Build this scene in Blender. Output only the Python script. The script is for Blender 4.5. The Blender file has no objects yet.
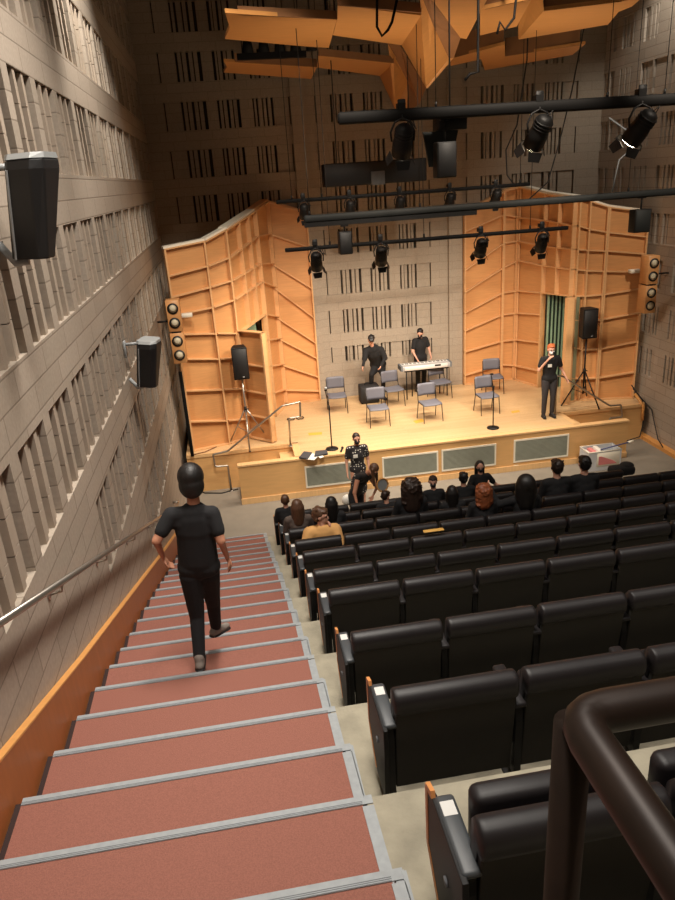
import bpy, bmesh, math, random
from mathutils import Vector, Matrix
random.seed(7)
V = Vector
COL = bpy.context.scene.collection
PI = math.pi
# ------------------------------------------------------------------ camera
EYE = V((0, 0, 6.4)); FP = 707.6
yaw, pitch, roll = math.radians(7.585), math.radians(21.034), math.radians(-3.885)
FW = V((math.sin(yaw)*math.cos(pitch), math.cos(yaw)*math.cos(pitch), -math.sin(pitch)))
r0 = V((math.cos(yaw), -math.sin(yaw), 0)); u0 = r0.cross(FW)
RT = r0*math.cos(roll)+u0*math.sin(roll); UP = u0*math.cos(roll)-r0*math.sin(roll)
cd = bpy.data.cameras.new('camera'); cam = bpy.data.objects.new('camera', cd); COL.objects.link(cam)
cd.sensor_fit = 'VERTICAL'; cd.sensor_height = 36; cd.lens = FP/900*36; cd.clip_start = .05; cd.clip_end = 100
Mx = Matrix((RT, UP, -FW)).transposed().to_4x4(); Mx.translation = EYE; cam.matrix_world = Mx
bpy.context.scene.camera = cam
def ray(x, y): return RT*((x-337.5)/FP)-UP*((y-450)/FP)+FW
def atz(x, y, z): d = ray(x, y); return EYE+d*((z-EYE.z)/d.z)
def aty(x, y, Y): d = ray(x, y); return EYE+d*(Y/d.y)
def atx(x, y, X): d = ray(x, y); return EYE+d*(X/d.x)
def proj(p):
    d = V(p)-EYE; k = d.dot(FW); return (337.5+FP*d.dot(RT)/k, 450-FP*d.dot(UP)/k)
# ------------------------------------------------------------------ materials
def s2l(c): return tuple((v/255/12.92 if v/255 <= .04045 else ((v/255+.055)/1.055)**2.4) for v in c)+(1,)
MATS = {}
def mat(name, col, rough=.6, metal=0, noise=0, scale=8, stretch=(1,1,1), col2=None, bump=0, emit=None, spec=.5, bscale=None):
    if name in MATS: return MATS[name]
    m = bpy.data.materials.new(name); m.use_nodes = True; nt = m.node_tree; b = nt.nodes['Principled BSDF']
    b.inputs['Roughness'].default_value = rough; b.inputs['Metallic'].default_value = metal
    b.inputs['Specular IOR Level'].default_value = spec
    c = s2l(col); b.inputs['Base Color'].default_value = c
    if noise or bump:
        tc = nt.nodes.new('ShaderNodeTexCoord'); mp = nt.nodes.new('ShaderNodeMapping'); mp.inputs['Scale'].default_value = stretch
        nt.links.new(tc.outputs['Object'], mp.inputs['Vector'])
        n = nt.nodes.new('ShaderNodeTexNoise'); n.inputs['Scale'].default_value = scale; n.inputs['Detail'].default_value = 6
        nt.links.new(mp.outputs[0], n.inputs['Vector'])
        if noise:
            cr = nt.nodes.new('ShaderNodeValToRGB'); c2 = s2l(col2) if col2 else tuple(v*(1-noise) for v in c[:3])+(1,)
            cr.color_ramp.elements[0].position = .3; cr.color_ramp.elements[1].position = .7
            cr.color_ramp.elements[0].color = c2; cr.color_ramp.elements[1].color = c
            nt.links.new(n.outputs['Fac'], cr.inputs[0]); nt.links.new(cr.outputs[0], b.inputs['Base Color'])
        if bump:
            n2 = n
            if bscale:
                n2 = nt.nodes.new('ShaderNodeTexNoise'); n2.inputs['Scale'].default_value = bscale; nt.links.new(tc.outputs['Object'], n2.inputs['Vector'])
            bp = nt.nodes.new('ShaderNodeBump'); bp.inputs['Strength'].default_value = bump; bp.inputs['Distance'].default_value = .01
            nt.links.new(n2.outputs['Fac'], bp.inputs['Height']); nt.links.new(bp.outputs[0], b.inputs['Normal'])
    if emit:
        b.inputs['Emission Color'].default_value = s2l(emit[0]); b.inputs['Emission Strength'].default_value = emit[1]
    MATS[name] = m; return m
def brickmat(name, c1, c2, mortar, bw, bh, axes, msize=.006, rough=.85, bump=.4, offset=.5, squash=None, noise=True):
    m = bpy.data.materials.new(name); m.use_nodes = True; nt = m.node_tree; b = nt.nodes['Principled BSDF']
    b.inputs['Roughness'].default_value = rough
    g = nt.nodes.new('ShaderNodeNewGeometry'); sp = nt.nodes.new('ShaderNodeSeparateXYZ'); cb = nt.nodes.new('ShaderNodeCombineXYZ')
    nt.links.new(g.outputs['Position'], sp.inputs[0])
    nt.links.new(sp.outputs[axes[0]], cb.inputs[0]); nt.links.new(sp.outputs[axes[1]], cb.inputs[1])
    br = nt.nodes.new('ShaderNodeTexBrick'); nt.links.new(cb.outputs[0], br.inputs['Vector'])
    br.inputs['Scale'].default_value = 1; br.inputs['Brick Width'].default_value = bw; br.inputs['Row Height'].default_value = bh
    br.inputs['Mortar Size'].default_value = msize; br.inputs['Mortar Smooth'].default_value = .3; br.offset = offset
    br.inputs['Color1'].default_value = s2l(c1); br.inputs['Color2'].default_value = s2l(c2); br.inputs['Mortar'].default_value = s2l(mortar)
    n = nt.nodes.new('ShaderNodeTexNoise'); n.inputs['Scale'].default_value = 30; n.inputs['Detail'].default_value = 5
    nt.links.new(g.outputs['Position'], n.inputs['Vector'])
    mx = nt.nodes.new('ShaderNodeMix'); mx.data_type = 'RGBA'; mx.blend_type = 'MULTIPLY'; mx.inputs[0].default_value = .35 if noise else 0
    nt.links.new(br.outputs['Color'], mx.inputs[6]); nt.links.new(n.outputs['Fac'], mx.inputs[7]); nt.links.new(mx.outputs[2], b.inputs['Base Color'])
    bp = nt.nodes.new('ShaderNodeBump'); bp.inputs['Strength'].default_value = bump; bp.inputs['Distance'].default_value = .01; bp.invert = True
    nt.links.new(br.outputs['Fac'], bp.inputs['Height']); nt.links.new(bp.outputs[0], b.inputs['Normal'])
    MATS[name] = m; return m
def dotmat(name, base, dot, scale, thr):
    m = bpy.data.materials.new(name); m.use_nodes = True; nt = m.node_tree; b = nt.nodes['Principled BSDF']; b.inputs['Roughness'].default_value = .85
    tc = nt.nodes.new('ShaderNodeTexCoord'); v = nt.nodes.new('ShaderNodeTexVoronoi'); v.inputs['Scale'].default_value = scale; v.inputs['Randomness'].default_value = .35
    nt.links.new(tc.outputs['Object'], v.inputs['Vector'])
    cr = nt.nodes.new('ShaderNodeValToRGB'); cr.color_ramp.elements[0].position = thr; cr.color_ramp.elements[1].position = thr+.04
    cr.color_ramp.elements[0].color = s2l(dot); cr.color_ramp.elements[1].color = s2l(base)
    nt.links.new(v.outputs['Distance'], cr.inputs[0]); nt.links.new(cr.outputs[0], b.inputs['Base Color']); return m

M = {}
M['cmuL'] = brickmat('warm grey concrete block side', (186,171,155), (174,160,144), (146,132,117), .82, .205, (1,2), rough=.7, msize=.007)
M['cmuB'] = brickmat('warm grey concrete block back', (178,163,145), (173,158,140), (156,142,125), .6, .2, (0,2))
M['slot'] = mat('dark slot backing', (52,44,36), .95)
M['slotL'] = mat('shadowed slot backing', (26,22,18), .95)  # shade of the slot depth is put into this near-black colour
M['cmurib'] = mat('ribbed concrete block', (172,156,139), .8, noise=.12, scale=6)
M['ash'] = mat('orange maple veneer', (214,156,100), .42, noise=.12, scale=3, stretch=(1,1,12), bump=.02)
M['ashrib'] = mat('pale maple rib', (222,172,120), .45, noise=.1, scale=4, stretch=(1,1,8))
M['canopy'] = mat('canopy maple veneer', (214,152,88), .4, noise=.1, scale=2, stretch=(1,6,1))
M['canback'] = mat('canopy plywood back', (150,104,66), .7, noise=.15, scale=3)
M['front'] = mat('stage front maple', (216,170,112), .4, noise=.1, scale=2.5, stretch=(1,1,9))
M['lip'] = mat('stage lip maple', (228,186,132), .4, noise=.1, scale=4, stretch=(8,1,1))
M['deck'] = brickmat('maple stage boards', (234,198,150), (226,188,138), (208,166,116), 1.8, .06, (0,1), msize=.0015, rough=.38, bump=.05)
M['carpet'] = mat('rust red aisle carpet', (146,94,80), .95, noise=.28, scale=160, bump=.3)
M['gapshade'] = mat('dark gap shade', (46,28,24), .9)
M['nosing'] = mat('grey rubber nosing', (150,154,156), .6, noise=.15, scale=30)
M['nosedark'] = mat('dark grey nosing groove', (104,108,112), .7)
M['concrete'] = mat('worn seating concrete', (160,152,132), .85, noise=.35, scale=5, bump=.3, bscale=40)
M['floor'] = mat('grey orchestra floor', (132,124,112), .75, noise=.15, scale=3)
M['string'] = mat('oak stringer', (168,100,50), .45, noise=.15, scale=3, stretch=(1,6,1))
M['stringtop'] = mat('oak stringer cap', (214,152,84), .4, noise=.1, scale=4, stretch=(1,6,1))
M['vinyl'] = mat('black seat vinyl', (32,28,29), .46, spec=.35, noise=.2, scale=12, bump=.08)
M['panel'] = mat('dark brown seat panel', (36,32,25), .75, noise=.1, scale=10)
M['blackm'] = mat('black painted metal', (18,17,17), .55, spec=.3)
M['armpad'] = mat('dark grey arm pad', (62,65,68), .45)
M['label'] = mat('white sticker', (205,203,198), .6)
M['orangew'] = mat('orange wood edge', (206,138,80), .45)
M['rail'] = mat('satin steel rail', (176,168,158), .32, .9)
M['brown'] = mat('brown patinated rail', (44,31,24), .45, .3, noise=.45, scale=9, bump=.05)
M['pole'] = mat('black stage pipe', (12,11,11), .7, spec=.2)
M['greypipe'] = mat('dark grey truss', (34,36,36), .65, spec=.25)
M['lens'] = mat('bright lamp lens', (255,240,214), .3, emit=((255,238,205), 25))
M['cone'] = mat('cream speaker cone', (206,196,170), .5)
M['coner'] = mat('black cone surround', (22,20,20), .5)
M['spkgrille'] = mat('black speaker grille', (27,26,27), .6, noise=.25, scale=90)
M['greyp'] = mat('light grey plastic', (150,152,152), .45)
M['white'] = mat('off white paint', (228,222,206), .5)
M['grille'] = mat('grey green vent slat', (146,150,138), .5, noise=.12, scale=6)
M['grilled'] = mat('dark vent recess', (62,66,62), .8)
M['green'] = mat('pale green door paint', (150,180,150), .6)
M['greens'] = mat('dull olive strip', (128,128,98), .6)
M['greend'] = mat('dark green stripe', (24,44,34), .6)
M['plastic'] = mat('slate grey chair plastic', (108,108,118), .55)
M['chrome'] = mat('dark chair steel', (54,50,48), .35, .7)
M['silver'] = mat('silver tripod metal', (178,172,164), .3, .85)
M['paper'] = mat('white paper', (226,222,214), .7)
M['book'] = mat('dark slate book cover', (62,64,70), .6)
M['tape'] = mat('yellow floor tape', (222,170,70), .6)
M['kwhite'] = mat('white keyboard keys', (225,222,218), .4)
M['kgrey'] = mat('silver keyboard body', (176,174,174), .4)
M['case'] = mat('black amplifier cloth', (30,27,28), .8)
M['clearbin'] = mat('translucent storage plastic', (205,208,212), .35)
M['pink'] = mat('pink paper', (214,130,130), .7)
M['blue'] = mat('blue handle plastic', (66,74,120), .5)
M['ceiling'] = mat('dark ceiling', (40,34,30), .95)
M['yellowtag'] = mat('yellow seat tag', (198,152,74), .6)
M['cable'] = mat('black cable', (26,22,20), .7)
M['cord'] = mat('brown extension cable', (120,74,44), .7)
# people
M['skin'] = mat('light skin', (214,160,136), .55, noise=.06, scale=20)
M['skin2'] = mat('warm tan skin', (190,132,104), .55, noise=.06, scale=20)
M['hairblk'] = mat('black hair', (24,19,17), .5, noise=.4, scale=50, stretch=(1,1,.2), bump=.4)
M['hairdk'] = mat('dark brown hair', (48,32,24), .5, noise=.4, scale=45, stretch=(1,1,.2), bump=.4)
M['hairbr'] = mat('brown hair', (92,62,42), .5, noise=.35, scale=45, stretch=(1,1,.2), bump=.4)
M['hairred'] = mat('auburn curly hair', (146,78,42), .55, noise=.5, scale=24, bump=.8)
M['hairgin'] = mat('ginger hair', (190,104,58), .55, noise=.35, scale=40, bump=.4)
M['blackc'] = mat('black cotton', (25,24,26), .9, noise=.2, scale=14, bump=.25)
M['blackt'] = mat('black trousers cloth', (21,20,23), .9, noise=.2, scale=14, bump=.25)
M['jeans'] = mat('grey black jeans', (60,58,62), .85, noise=.2, scale=30, bump=.2)
M['yellow'] = mat('mustard yellow cotton', (212,160,98), .9, noise=.15, scale=9, bump=.4)
M['greyc'] = mat('grey mottled cotton', (92,78,70), .9, noise=.3, scale=20)
M['dots'] = dotmat('black polka dot cotton', (36,32,34), (205,200,192), 20, .24)
M['maskb'] = mat('black face mask', (24,22,24), .8)
M['maskw'] = mat('white face mask', (222,224,228), .8)
M['shoe'] = mat('grey canvas shoe', (128,118,110), .8)
M['shoed'] = mat('dark shoe', (34,31,32), .6)
M['eye'] = mat('dark eye', (30,22,18), .3)
# ------------------------------------------------------------------ mesh builder
class MB:
    def __init__(s): s.v = []; s.f = []; s.sm = []
    def add(s, vs, fs, smooth=False):
        o = len(s.v); s.v += [V(p) for p in vs]; s.f += [tuple(i+o for i in f) for f in fs]; s.sm += [smooth]*len(fs); return s
    def box(s, a, b):
        x0, y0, z0 = [min(a[i], b[i]) for i in range(3)]; x1, y1, z1 = [max(a[i], b[i]) for i in range(3)]
        return s.add([(x0,y0,z0),(x1,y0,z0),(x1,y1,z0),(x0,y1,z0),(x0,y0,z1),(x1,y0,z1),(x1,y1,z1),(x0,y1,z1)],
              [(0,3,2,1),(4,5,6,7),(0,1,5,4),(1,2,6,5),(2,3,7,6),(3,0,4,7)])
    def hexa(s, p):   # 8 points: bottom ring 0-3, top ring 4-7
        return s.add(p, [(0,3,2,1),(4,5,6,7),(0,1,5,4),(1,2,6,5),(2,3,7,6),(3,0,4,7)])
    def rbox(s, a, b, r=.02, seg=3):   # rounded box
        bm = bmesh.new(); bmesh.ops.create_cube(bm, size=1)
        c = (V(a)+V(b))/2; d = V(b)-V(a)
        for v in bm.verts: v.co = V((v.co.x*abs(d.x), v.co.y*abs(d.y), v.co.z*abs(d.z)))+c
        bmesh.ops.bevel(bm, geom=bm.edges[:], offset=r, segments=seg, affect='EDGES', profile=.5)
        bm.verts.index_update()
        s.add([v.co.copy() for v in bm.verts], [tuple(v.index for v in f.verts) for f in bm.faces], True); bm.free(); return s
    def beam(s, a, b, w, h, up=(0,0,1)):
        a, b = V(a), V(b); d = (b-a).normalized(); u = V(up); x = d.cross(u)
        if x.length < 1e-4: x = d.cross(V((0,1,0)))
        x.normalize(); y = x.cross(d).normalized(); p = []
        for c in (a, b): p += [c-x*w/2-y*h/2, c+x*w/2-y*h/2, c+x*w/2+y*h/2, c-x*w/2+y*h/2]
        return s.hexa(p)
    def tube(s, pts, r, n=10, caps=True):
        pts = [V(p) for p in pts]; rs = r if isinstance(r, (list, tuple)) else [r]*len(pts)
        T = []
        for i in range(len(pts)):
            a = pts[max(i-1, 0)]; b = pts[min(i+1, len(pts)-1)]; T.append((b-a).normalized())
        ref = V((0,0,1)) if abs(T[0].z) < .9 else V((0,1,0))
        x = T[0].cross(ref).normalized(); vs = []; fs = []
        for i, p in enumerate(pts):
            x = (x-T[i]*x.dot(T[i])).normalized(); y = T[i].cross(x)
            for k in range(n): vs.append(p+(x*math.cos(2*PI*k/n)+y*math.sin(2*PI*k/n))*rs[i])
        for i in range(len(pts)-1):
            for k in range(n): fs.append((i*n+k, i*n+(k+1) % n, (i+1)*n+(k+1) % n, (i+1)*n+k))
        if caps: fs.append(tuple(range(n-1, -1, -1))); fs.append(tuple((len(pts)-1)*n+k for k in range(n)))
        return s.add(vs, fs, True)
    def cyl(s, c, r, h, n=20, axis='z'):
        c = V(c); d = {'x': V((h,0,0)), 'y': V((0,h,0)), 'z': V((0,0,h))}[axis]; return s.tube([c, c+d], r, n)
    def ell(s, c, r, n=14, m=9, rot=None):
        c = V(c); vs = []; fs = []; R = rot or Matrix.Identity(3)
        for j in range(1, m):
            for i in range(n):
                t = PI*j/m; p = 2*PI*i/n
                vs.append(c+R @ V((r[0]*math.sin(t)*math.cos(p), r[1]*math.sin(t)*math.sin(p), r[2]*math.cos(t))))
        vs += [c+R @ V((0,0,r[2])), c-R @ V((0,0,r[2]))]; a = len(vs)-2
        for j in range(m-2):
            for i in range(n): fs.append((j*n+i, (j+1)*n+i, (j+1)*n+(i+1) % n, j*n+(i+1) % n))
        for i in range(n): fs.append((a, i, (i+1) % n)); fs.append((a+1, (m-2)*n+(i+1) % n, (m-2)*n+i))
        return s.add(vs, fs, True)
    def cap(s, a, b, ra, rb, fl=None, n=12):   # tapered capsule; fl=(axis, factor) flattens its section along axis
        a, b = V(a), V(b); d = b-a; L = max(d.length, 1e-4); d = d/L
        pts = []; rs = []
        for t in (-.98, -.8, -.45): pts.append(a+d*(t*ra)); rs.append(ra*math.sqrt(1-t*t))
        for t in (0, .33, .67, 1): pts.append(a+d*(L*t)); rs.append(ra+(rb-ra)*t)
        for t in (.45, .8, .98): pts.append(b+d*(t*rb)); rs.append(rb*math.sqrt(1-t*t))
        k = len(s.v); s.tube(pts, rs, n)
        if fl:
            ax = V(fl[0]).normalized()
            for i in range(k, len(s.v)):
                t = (s.v[i]-a).dot(d); c = a+d*t; q = s.v[i]-c; s.v[i] = c+q+ax*(q.dot(ax)*(fl[1]-1))
        return s
    def prism(s, poly, vec):   # polygon (3d points) swept by vec
        n = len(poly); vec = V(vec); P = [V(p) for p in poly]
        return s.add(P+[p+vec for p in P], [tuple(range(n-1, -1, -1)), tuple(range(n, 2*n))]+[(i, (i+1) % n, n+(i+1) % n, n+i) for i in range(n)])
    def build(s, name, m, parent=None, world=True, loc=None, bevel=0, remesh=0, smooth=0):
        me = bpy.data.meshes.new(name); off = V((0,0,0))
        if parent is not None and world: off = wloc(parent)
        if loc is not None: off = V(loc)
        me.from_pydata([tuple(p-off) for p in s.v], [], s.f); me.update()
        bm = bmesh.new(); bm.from_mesh(me); bmesh.ops.recalc_face_normals(bm, faces=bm.faces[:]); bm.to_mesh(me); bm.free()
        for p, q in zip(me.polygons, s.sm): p.use_smooth = q
        me.materials.append(m if not isinstance(m, str) else M[m])
        o = bpy.data.objects.new(name, me); COL.objects.link(o)
        if loc is not None: o.location = loc if parent is None else V(loc)-wloc(parent)
        if parent is not None: o.parent = parent
        if bevel:
            b = o.modifiers.new('bevel', 'BEVEL'); b.width = bevel; b.segments = 2; b.limit_method = 'ANGLE'
        if remesh:
            r = o.modifiers.new('union', 'REMESH'); r.mode = 'VOXEL'; r.voxel_size = remesh; r.use_smooth_shade = True
            q = o.modifiers.new('smooth', 'SMOOTH'); q.factor = .5; q.iterations = smooth or 3
        return o
def wloc(o):
    p = V(o.location)
    while o.parent: o = o.parent; p += V(o.location)
    return p
def tag(o, label, cat, group=None):
    o['label'] = label; o['category'] = cat
    if group: o['group'] = group
    return o
def thing(name, label, cat, loc=(0,0,0), rz=0, group=None):
    o = bpy.data.objects.new(name, None); COL.objects.link(o); o.location = loc; o.rotation_euler = (0,0,rz); o.empty_display_size = .1
    return tag(o, label, cat, group)
def struct(o): o['kind'] = 'structure'; return o
def kids(o): return [c for c in bpy.data.objects if c.parent == o]
TREE = {}
def copy_tree(o, parent=None, tree=None):
    c = o.copy(); COL.objects.link(c); c.parent = parent
    for ch in TREEK.get(o.name, []): copy_tree(ch, c)
    return c
TREEK = {}
def index_tree():
    TREEK.clear()
    for o in bpy.data.objects:
        if o.parent: TREEK.setdefault(o.parent.name, []).append(o)
ORD = ['zeroth','first','second','third','fourth','fifth','sixth','seventh','eighth','ninth','tenth','eleventh','twelfth','thirteenth','fourteenth','fifteenth','sixteenth','seventeenth','eighteenth','nineteenth','twentieth']
# ------------------------------------------------------------------ rake
def zs(i): return .17*i+.015*max(0, i-14)**1.5
YN = {1:12.14,2:11.66,3:11.13,4:10.65,5:10.16,6:9.68,7:9.21,8:8.76,9:8.29,10:7.82,11:7.33,12:6.83,13:6.34,14:5.85,15:5.35,16:4.81,17:4.25,18:3.69,19:3.12,20:2.54,21:1.96,22:1.38,23:.85,24:.3}
ZTOP = zs(24)
XW, XR, YBK = -1.5, 9.6, 18.16
def edge(Y): return .14+.026*(12.14-Y)
# floor
b = MB(); b.box((XW-.3, 11.66, -.2), (XR+.3, YBK+.3, 0)); struct(b.build('floor', 'floor'))
b = MB()
for k in range(1, 12):
    y1 = YN[2*k]; y0 = YN.get(2*k+2, -.5)
    b.hexa([(edge(y0)-.03, y0, -.2), (XR, y0, -.2), (XR, y1, -.2), (edge(y1)-.03, y1, -.2),
            (edge(y0)-.03, y0, zs(2*k)), (XR, y0, zs(2*k)), (XR, y1, zs(2*k)), (edge(y1)-.03, y1, zs(2*k))])
struct(b.build('floor_tiers', 'concrete'))
b = MB(); b.box((XW, -1.2, -.2), (XR, .3, ZTOP)); struct(b.build('floor_landing', 'concrete'))
# stairs
st = thing('aisle_stairs', 'long flight of rust red carpeted aisle steps with grey nosings beside the left wall', 'stairs', (-.6, 12.14, 0))
for i in range(1, 24):
    y1 = YN[i]; y0 = YN[i+1]; z = zs(i); e1, e0 = edge(y1)-.05, edge(y0)-.05
    x0 = XW+.09
    b = MB(); b.hexa([(x0, y0-.01, z-.5), (e0, y0-.01, z-.5), (e1, y1-.012, z-.5), (x0, y1-.012, z-.5), (x0, y0-.01, z), (e0, y0-.01, z), (e1, y1-.012, z), (x0, y1-.012, z)])
    s = b.build('step', 'carpet', st)
    b = MB(); b.box((x0-.0, y1-.012, z-.035), (e1+.05, y1+.012, z+.004)); b.box((x0, y1-.038, z), (e1+.05, y1-.012, z+.005))
    # metal edging running up the open side of the tread
    b.hexa([(e0-.005, y0, z), (e0+.05, y0, z), (e1+.05, y1-.05, z), (e1-.005, y1-.05, z), (e0-.005, y0, z+.006), (e0+.05, y0, z+.006), (e1+.05, y1-.05, z+.006), (e1-.005, y1-.05, z+.006)])
    if i % 2:   # the half step overlaps the tier: closed side
        b.hexa([(e0+.045, y0, zs(i-1)-.02), (e0+.055, y0, zs(i-1)-.02), (e1+.055, y1, zs(i-1)-.02), (e1+.045, y1, zs(i-1)-.02), (e0+.045, y0, z+.006), (e0+.055, y0, z+.006), (e1+.055, y1, z+.006), (e1+.045, y1, z+.006)])
        b.box((e0, y0+.0, z-.17), (e0+.05, y1, z-.001))
    nz = b.build('nosing_strip', 'nosing', s)
    b = MB()
    for q in (.018, .026, .034): b.box((x0, y1-q-.003, z+.0045), (e1, y1-q, z+.0062))
    b.build('groove', 'nosedark', nz)
# ------------------------------------------------------------------ walls
ZC = 11.0
def left_wall():
    bots = [1.66, 2.87, 4.07, 5.36, 6.6, 7.82, 9.05]; H = .78
    wall = MB(); back = MB(); ribs = MB()
    starts = {0: 8.3, 1: 5.6}
    z = 0
    for j, zb in enumerate(bots):
        wall.box((XW-.25, -1.2, z), (XW, YBK+.25, zb)); z = zb+H
        ys = starts.get(j, -1.2)
        if ys > -1.2: wall.box((XW-.25, -1.2, zb), (XW, ys, zb+H))
        P = .915; n0 = math.ceil((ys-7.17)/P); y = 7.17+n0*P
        if y-ys > .02: wall.box((XW-.25, ys, zb), (XW, y, zb+H))
        while y < YBK:
            wall.box((XW-.2, y, zb), (XW, min(y+.19, YBK), zb+H)); t = y+.19
            nr = 5; gap = .062; w = (P-.19-gap*(nr+1))/nr
            for q in range(nr):
                a = t+gap+q*(w+gap)
                if a+w < YBK:
                    for c in range(3):
                        ribs.box((XW-.16, a, zb+c*H/3), (XW-(.012 if q % 2 else .04), a+w, zb+(c+1)*H/3-.008))
            y += P
        # little ledge blocks under the slots catch the light
        yy = n0*P+7.17
    wall.box((XW-.25, -1.2, z), (XW, YBK+.25, ZC))
    w = struct(wall.build('wall_left', 'cmuL'))
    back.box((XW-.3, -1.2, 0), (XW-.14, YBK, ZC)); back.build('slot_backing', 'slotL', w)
    rb = ribs.build('slot_ribs', 'cmurib', w); rb['kind'] = 'stuff'
left_wall()
def slot_panel(wall, x0, x1, z0, z1, place, groups):
    """fill an opening with upright blocks leaving dark slits"""
    slits = []
    for (g0, g1) in groups:
        W = g1-g0; pat = random.choice([((0,.09),(.22,.05),(.42,.1),(.66,.05),(.86,.13)), ((0,.12),(.2,.04),(.38,.1),(.6,.05),(.84,.1)), ((0,.07),(.17,.09),(.45,.06),(.64,.09),(.88,.12))])
        for a, w in pat: slits.append((g0+a*W, g0+(a+w)*W))
    slits = [(x0, x0+.03)]+slits+[(x1-.03, x1)]
    t = x0
    for a, c in sorted(slits):
        if a > t: place(t, a, z0, z1)
        t = max(t, c)
    if t < x1: place(t, x1, z0, z1)
def back_wall():
    wall = MB(); back = MB()
    bays = [(-1.02, 1.86), (2.43, 5.17), (6.1, 8.95)]
    tops = [2.24, 3.2, 4.2, 5.2, 6.2, 7.2, 8.22, 9.22, 10.2]
    def full(x0, x1, z0, z1): wall.box((x0, YBK, z0), (x1, YBK+.3, z1))
    t = XW-.3
    for (a, c) in bays+[(XR+.3, None)]:
        full(t, a, 0, ZC)
        if c: t = c
    for (a, c) in bays:
        z = 0
        for j, zt in enumerate(tops):
            h = .41 if j == 0 else .6
            full(a, c, z, zt-h); z = zt
            W = c-a; G = [(a+.135*W, a+.335*W), (a+.42*W, a+.6*W), (a+.7*W, a+.865*W)]
            def pl(x0, x1, z0, z1):
                d = random.choice((0, .0, .03)); wall.box((x0, YBK+d, z0), (x1, YBK+.2, z1))
            slot_panel(wall, a, c, zt-h, zt, pl, G)
        full(a, c, z, ZC)
    # pilasters standing proud each side of the middle bay
    for (a, c) in ((5.62, 5.98), (1.86, 2.2)): wall.box((a, YBK-.1, 0), (c, YBK, 9.6))
    w = struct(wall.build('wall_back', 'cmuB'))
    back.box((XW-.3, YBK+.16, 0), (XR+.3, YBK+.34, ZC)); back.build('slot_backing', 'slot', w)
back_wall()
def right_wall():
    wall = MB(); back = MB()
    wall.box((XR, -1.2, 0), (XR+.3, 13.6, ZC))
    tops = [2.15, 3.17, 4.2, 5.2, 6.2, 7.26, 8.34, 9.4]; grp = [(13.95, 14.55), (14.95, 15.55), (15.95, 16.5), (16.9, 17.4), (17.65, 17.95)]
    z = 0
    for zt in tops:
        wall.box((XR, 13.6, z), (XR+.3, YBK, zt-.65)); z = zt
        def pl(y0, y1, z0, z1): wall.box((XR+random.choice((0, 0, .03)), y0, z0), (XR+.2, y1, z1))
        slot_panel(wall, 13.6, YBK, zt-.65, zt, pl, grp)
    wall.box((XR, 13.6, z), (XR+.3, YBK, ZC))
    w = struct(wall.build('wall_right', MATS['warm grey concrete block side'])); back.box((XR+.17, 13.6, 0), (XR+.36, YBK, ZC)); back.build('slot_backing', 'slot', w)
right_wall()
b = MB(); b.box((XW-.3, -1.5, 0), (XR+.3, -1.2, ZC)); struct(b.build('wall_rear', 'cmuB'))
b = MB(); b.box((XW-.3, -1.5, ZC), (XR+.3, YBK+.3, ZC+.2)); struct(b.build('ceiling', 'ceiling'))
# stringer board along the left wall
b = MB(); pts = [(12.6, .16)]+[(YN[i]+.02, zs(i)+.28) for i in (1, 6, 12, 16, 20, 23)]
low = [(YN[23], zs(23)-.3), (YN[12], zs(12)-.35), (12.6, 0)]
b.prism([(XW+.005, y, z) for y, z in pts+low], (.045, 0, 0)); sb = struct(b.build('baseboard_left', 'string'))
b = MB()
for (y0, z0), (y1, z1) in zip(pts[:-1], pts[1:]): b.beam((XW+.028, y0, z0+.006), (XW+.028, y1, z1+.006), .05, .014)
b.build('cap', 'stringtop', sb)
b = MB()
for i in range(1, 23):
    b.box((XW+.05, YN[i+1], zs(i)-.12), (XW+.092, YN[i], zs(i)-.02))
b.build('shadow_gap', 'gapshade', sb)  # dark boxes stand in for the shade between steps and stringer
b = MB(); b.box((XR-.16, 11.3, 0), (XR-.001, 15.45, .09)); struct(b.build('baseboard_right', 'stringtop'))
# ------------------------------------------------------------------ stage
HS = .9; YF = 13.95; XL, XF = -.27, 8.5
YWG = 14.93
sg = thing('stage', 'raised maple concert stage with pale board floor and tall front panel', 'stage', (4, 14, 0))
b = MB()
b.box((1.1, YF+.14, .82), (7.25, YWG+.04, HS)); b.box((XW+.12, YWG+.04, .82), (XR-.1, YBK-.11, HS)); b.build('deck', M['deck'], sg)
b = MB(); b.box((XL, YF, 0), (XF, YF+.08, .855)); b.box((XL, YF+.08, 0), (XL+.06, YF+.12, .855)); b.box((XF-.06, YF+.08, 0), (XF, YF+.12, .855))
b.build('front_panel', 'front', sg, bevel=.004)
b = MB(); b.box((XL-.015, YF-.02, .855), (XF+.015, YF+.14, HS)); b.build('front_lip', 'lip', sg, bevel=.006)
b = MB(); b.box((XL-.01, YF-.03, 0), (XF+.01, YF, .13)); b.build('plinth', 'lip', sg)
for q in (((XW+.12, YWG-.03, 0), (1.02, YWG+.03, .82)), ((7.3, YWG-.03, 0), (XR-.16, YWG+.03, .82)), ((.96, YF+.1, 0), (1.04, YWG-.03, .82)), ((7.28, YF+.1, 0), (7.36, YWG-.03, .82))):
    b = MB(); b.box(*q); b.build('wing_panel', 'front', sg)
for q in (((XW+.12, YWG-.05, .82), (.97, YWG+.04, HS)), ((.95, YF+.1, .82), (1.1, YWG-.05, HS)), ((7.25, YF+.1, .82), (7.37, YWG-.05, HS)), ((7.37, YWG-.05, .82), (XR-.16, YWG+.04, HS))):
    b = MB(); b.box(*q); b.build('wing_lip', 'lip', sg, bevel=.004)
for sx, x0, d in (('l', .96, -1), ('r', 7.36, 1)):
    for k in range(4):
        a = x0+d*k*.3; b = MB(); b.box((a, YF+.125, 0), (a+d*.3, YWG-.03, .72-.18*k)); b.build('stair_step', 'lip', sg)
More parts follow.
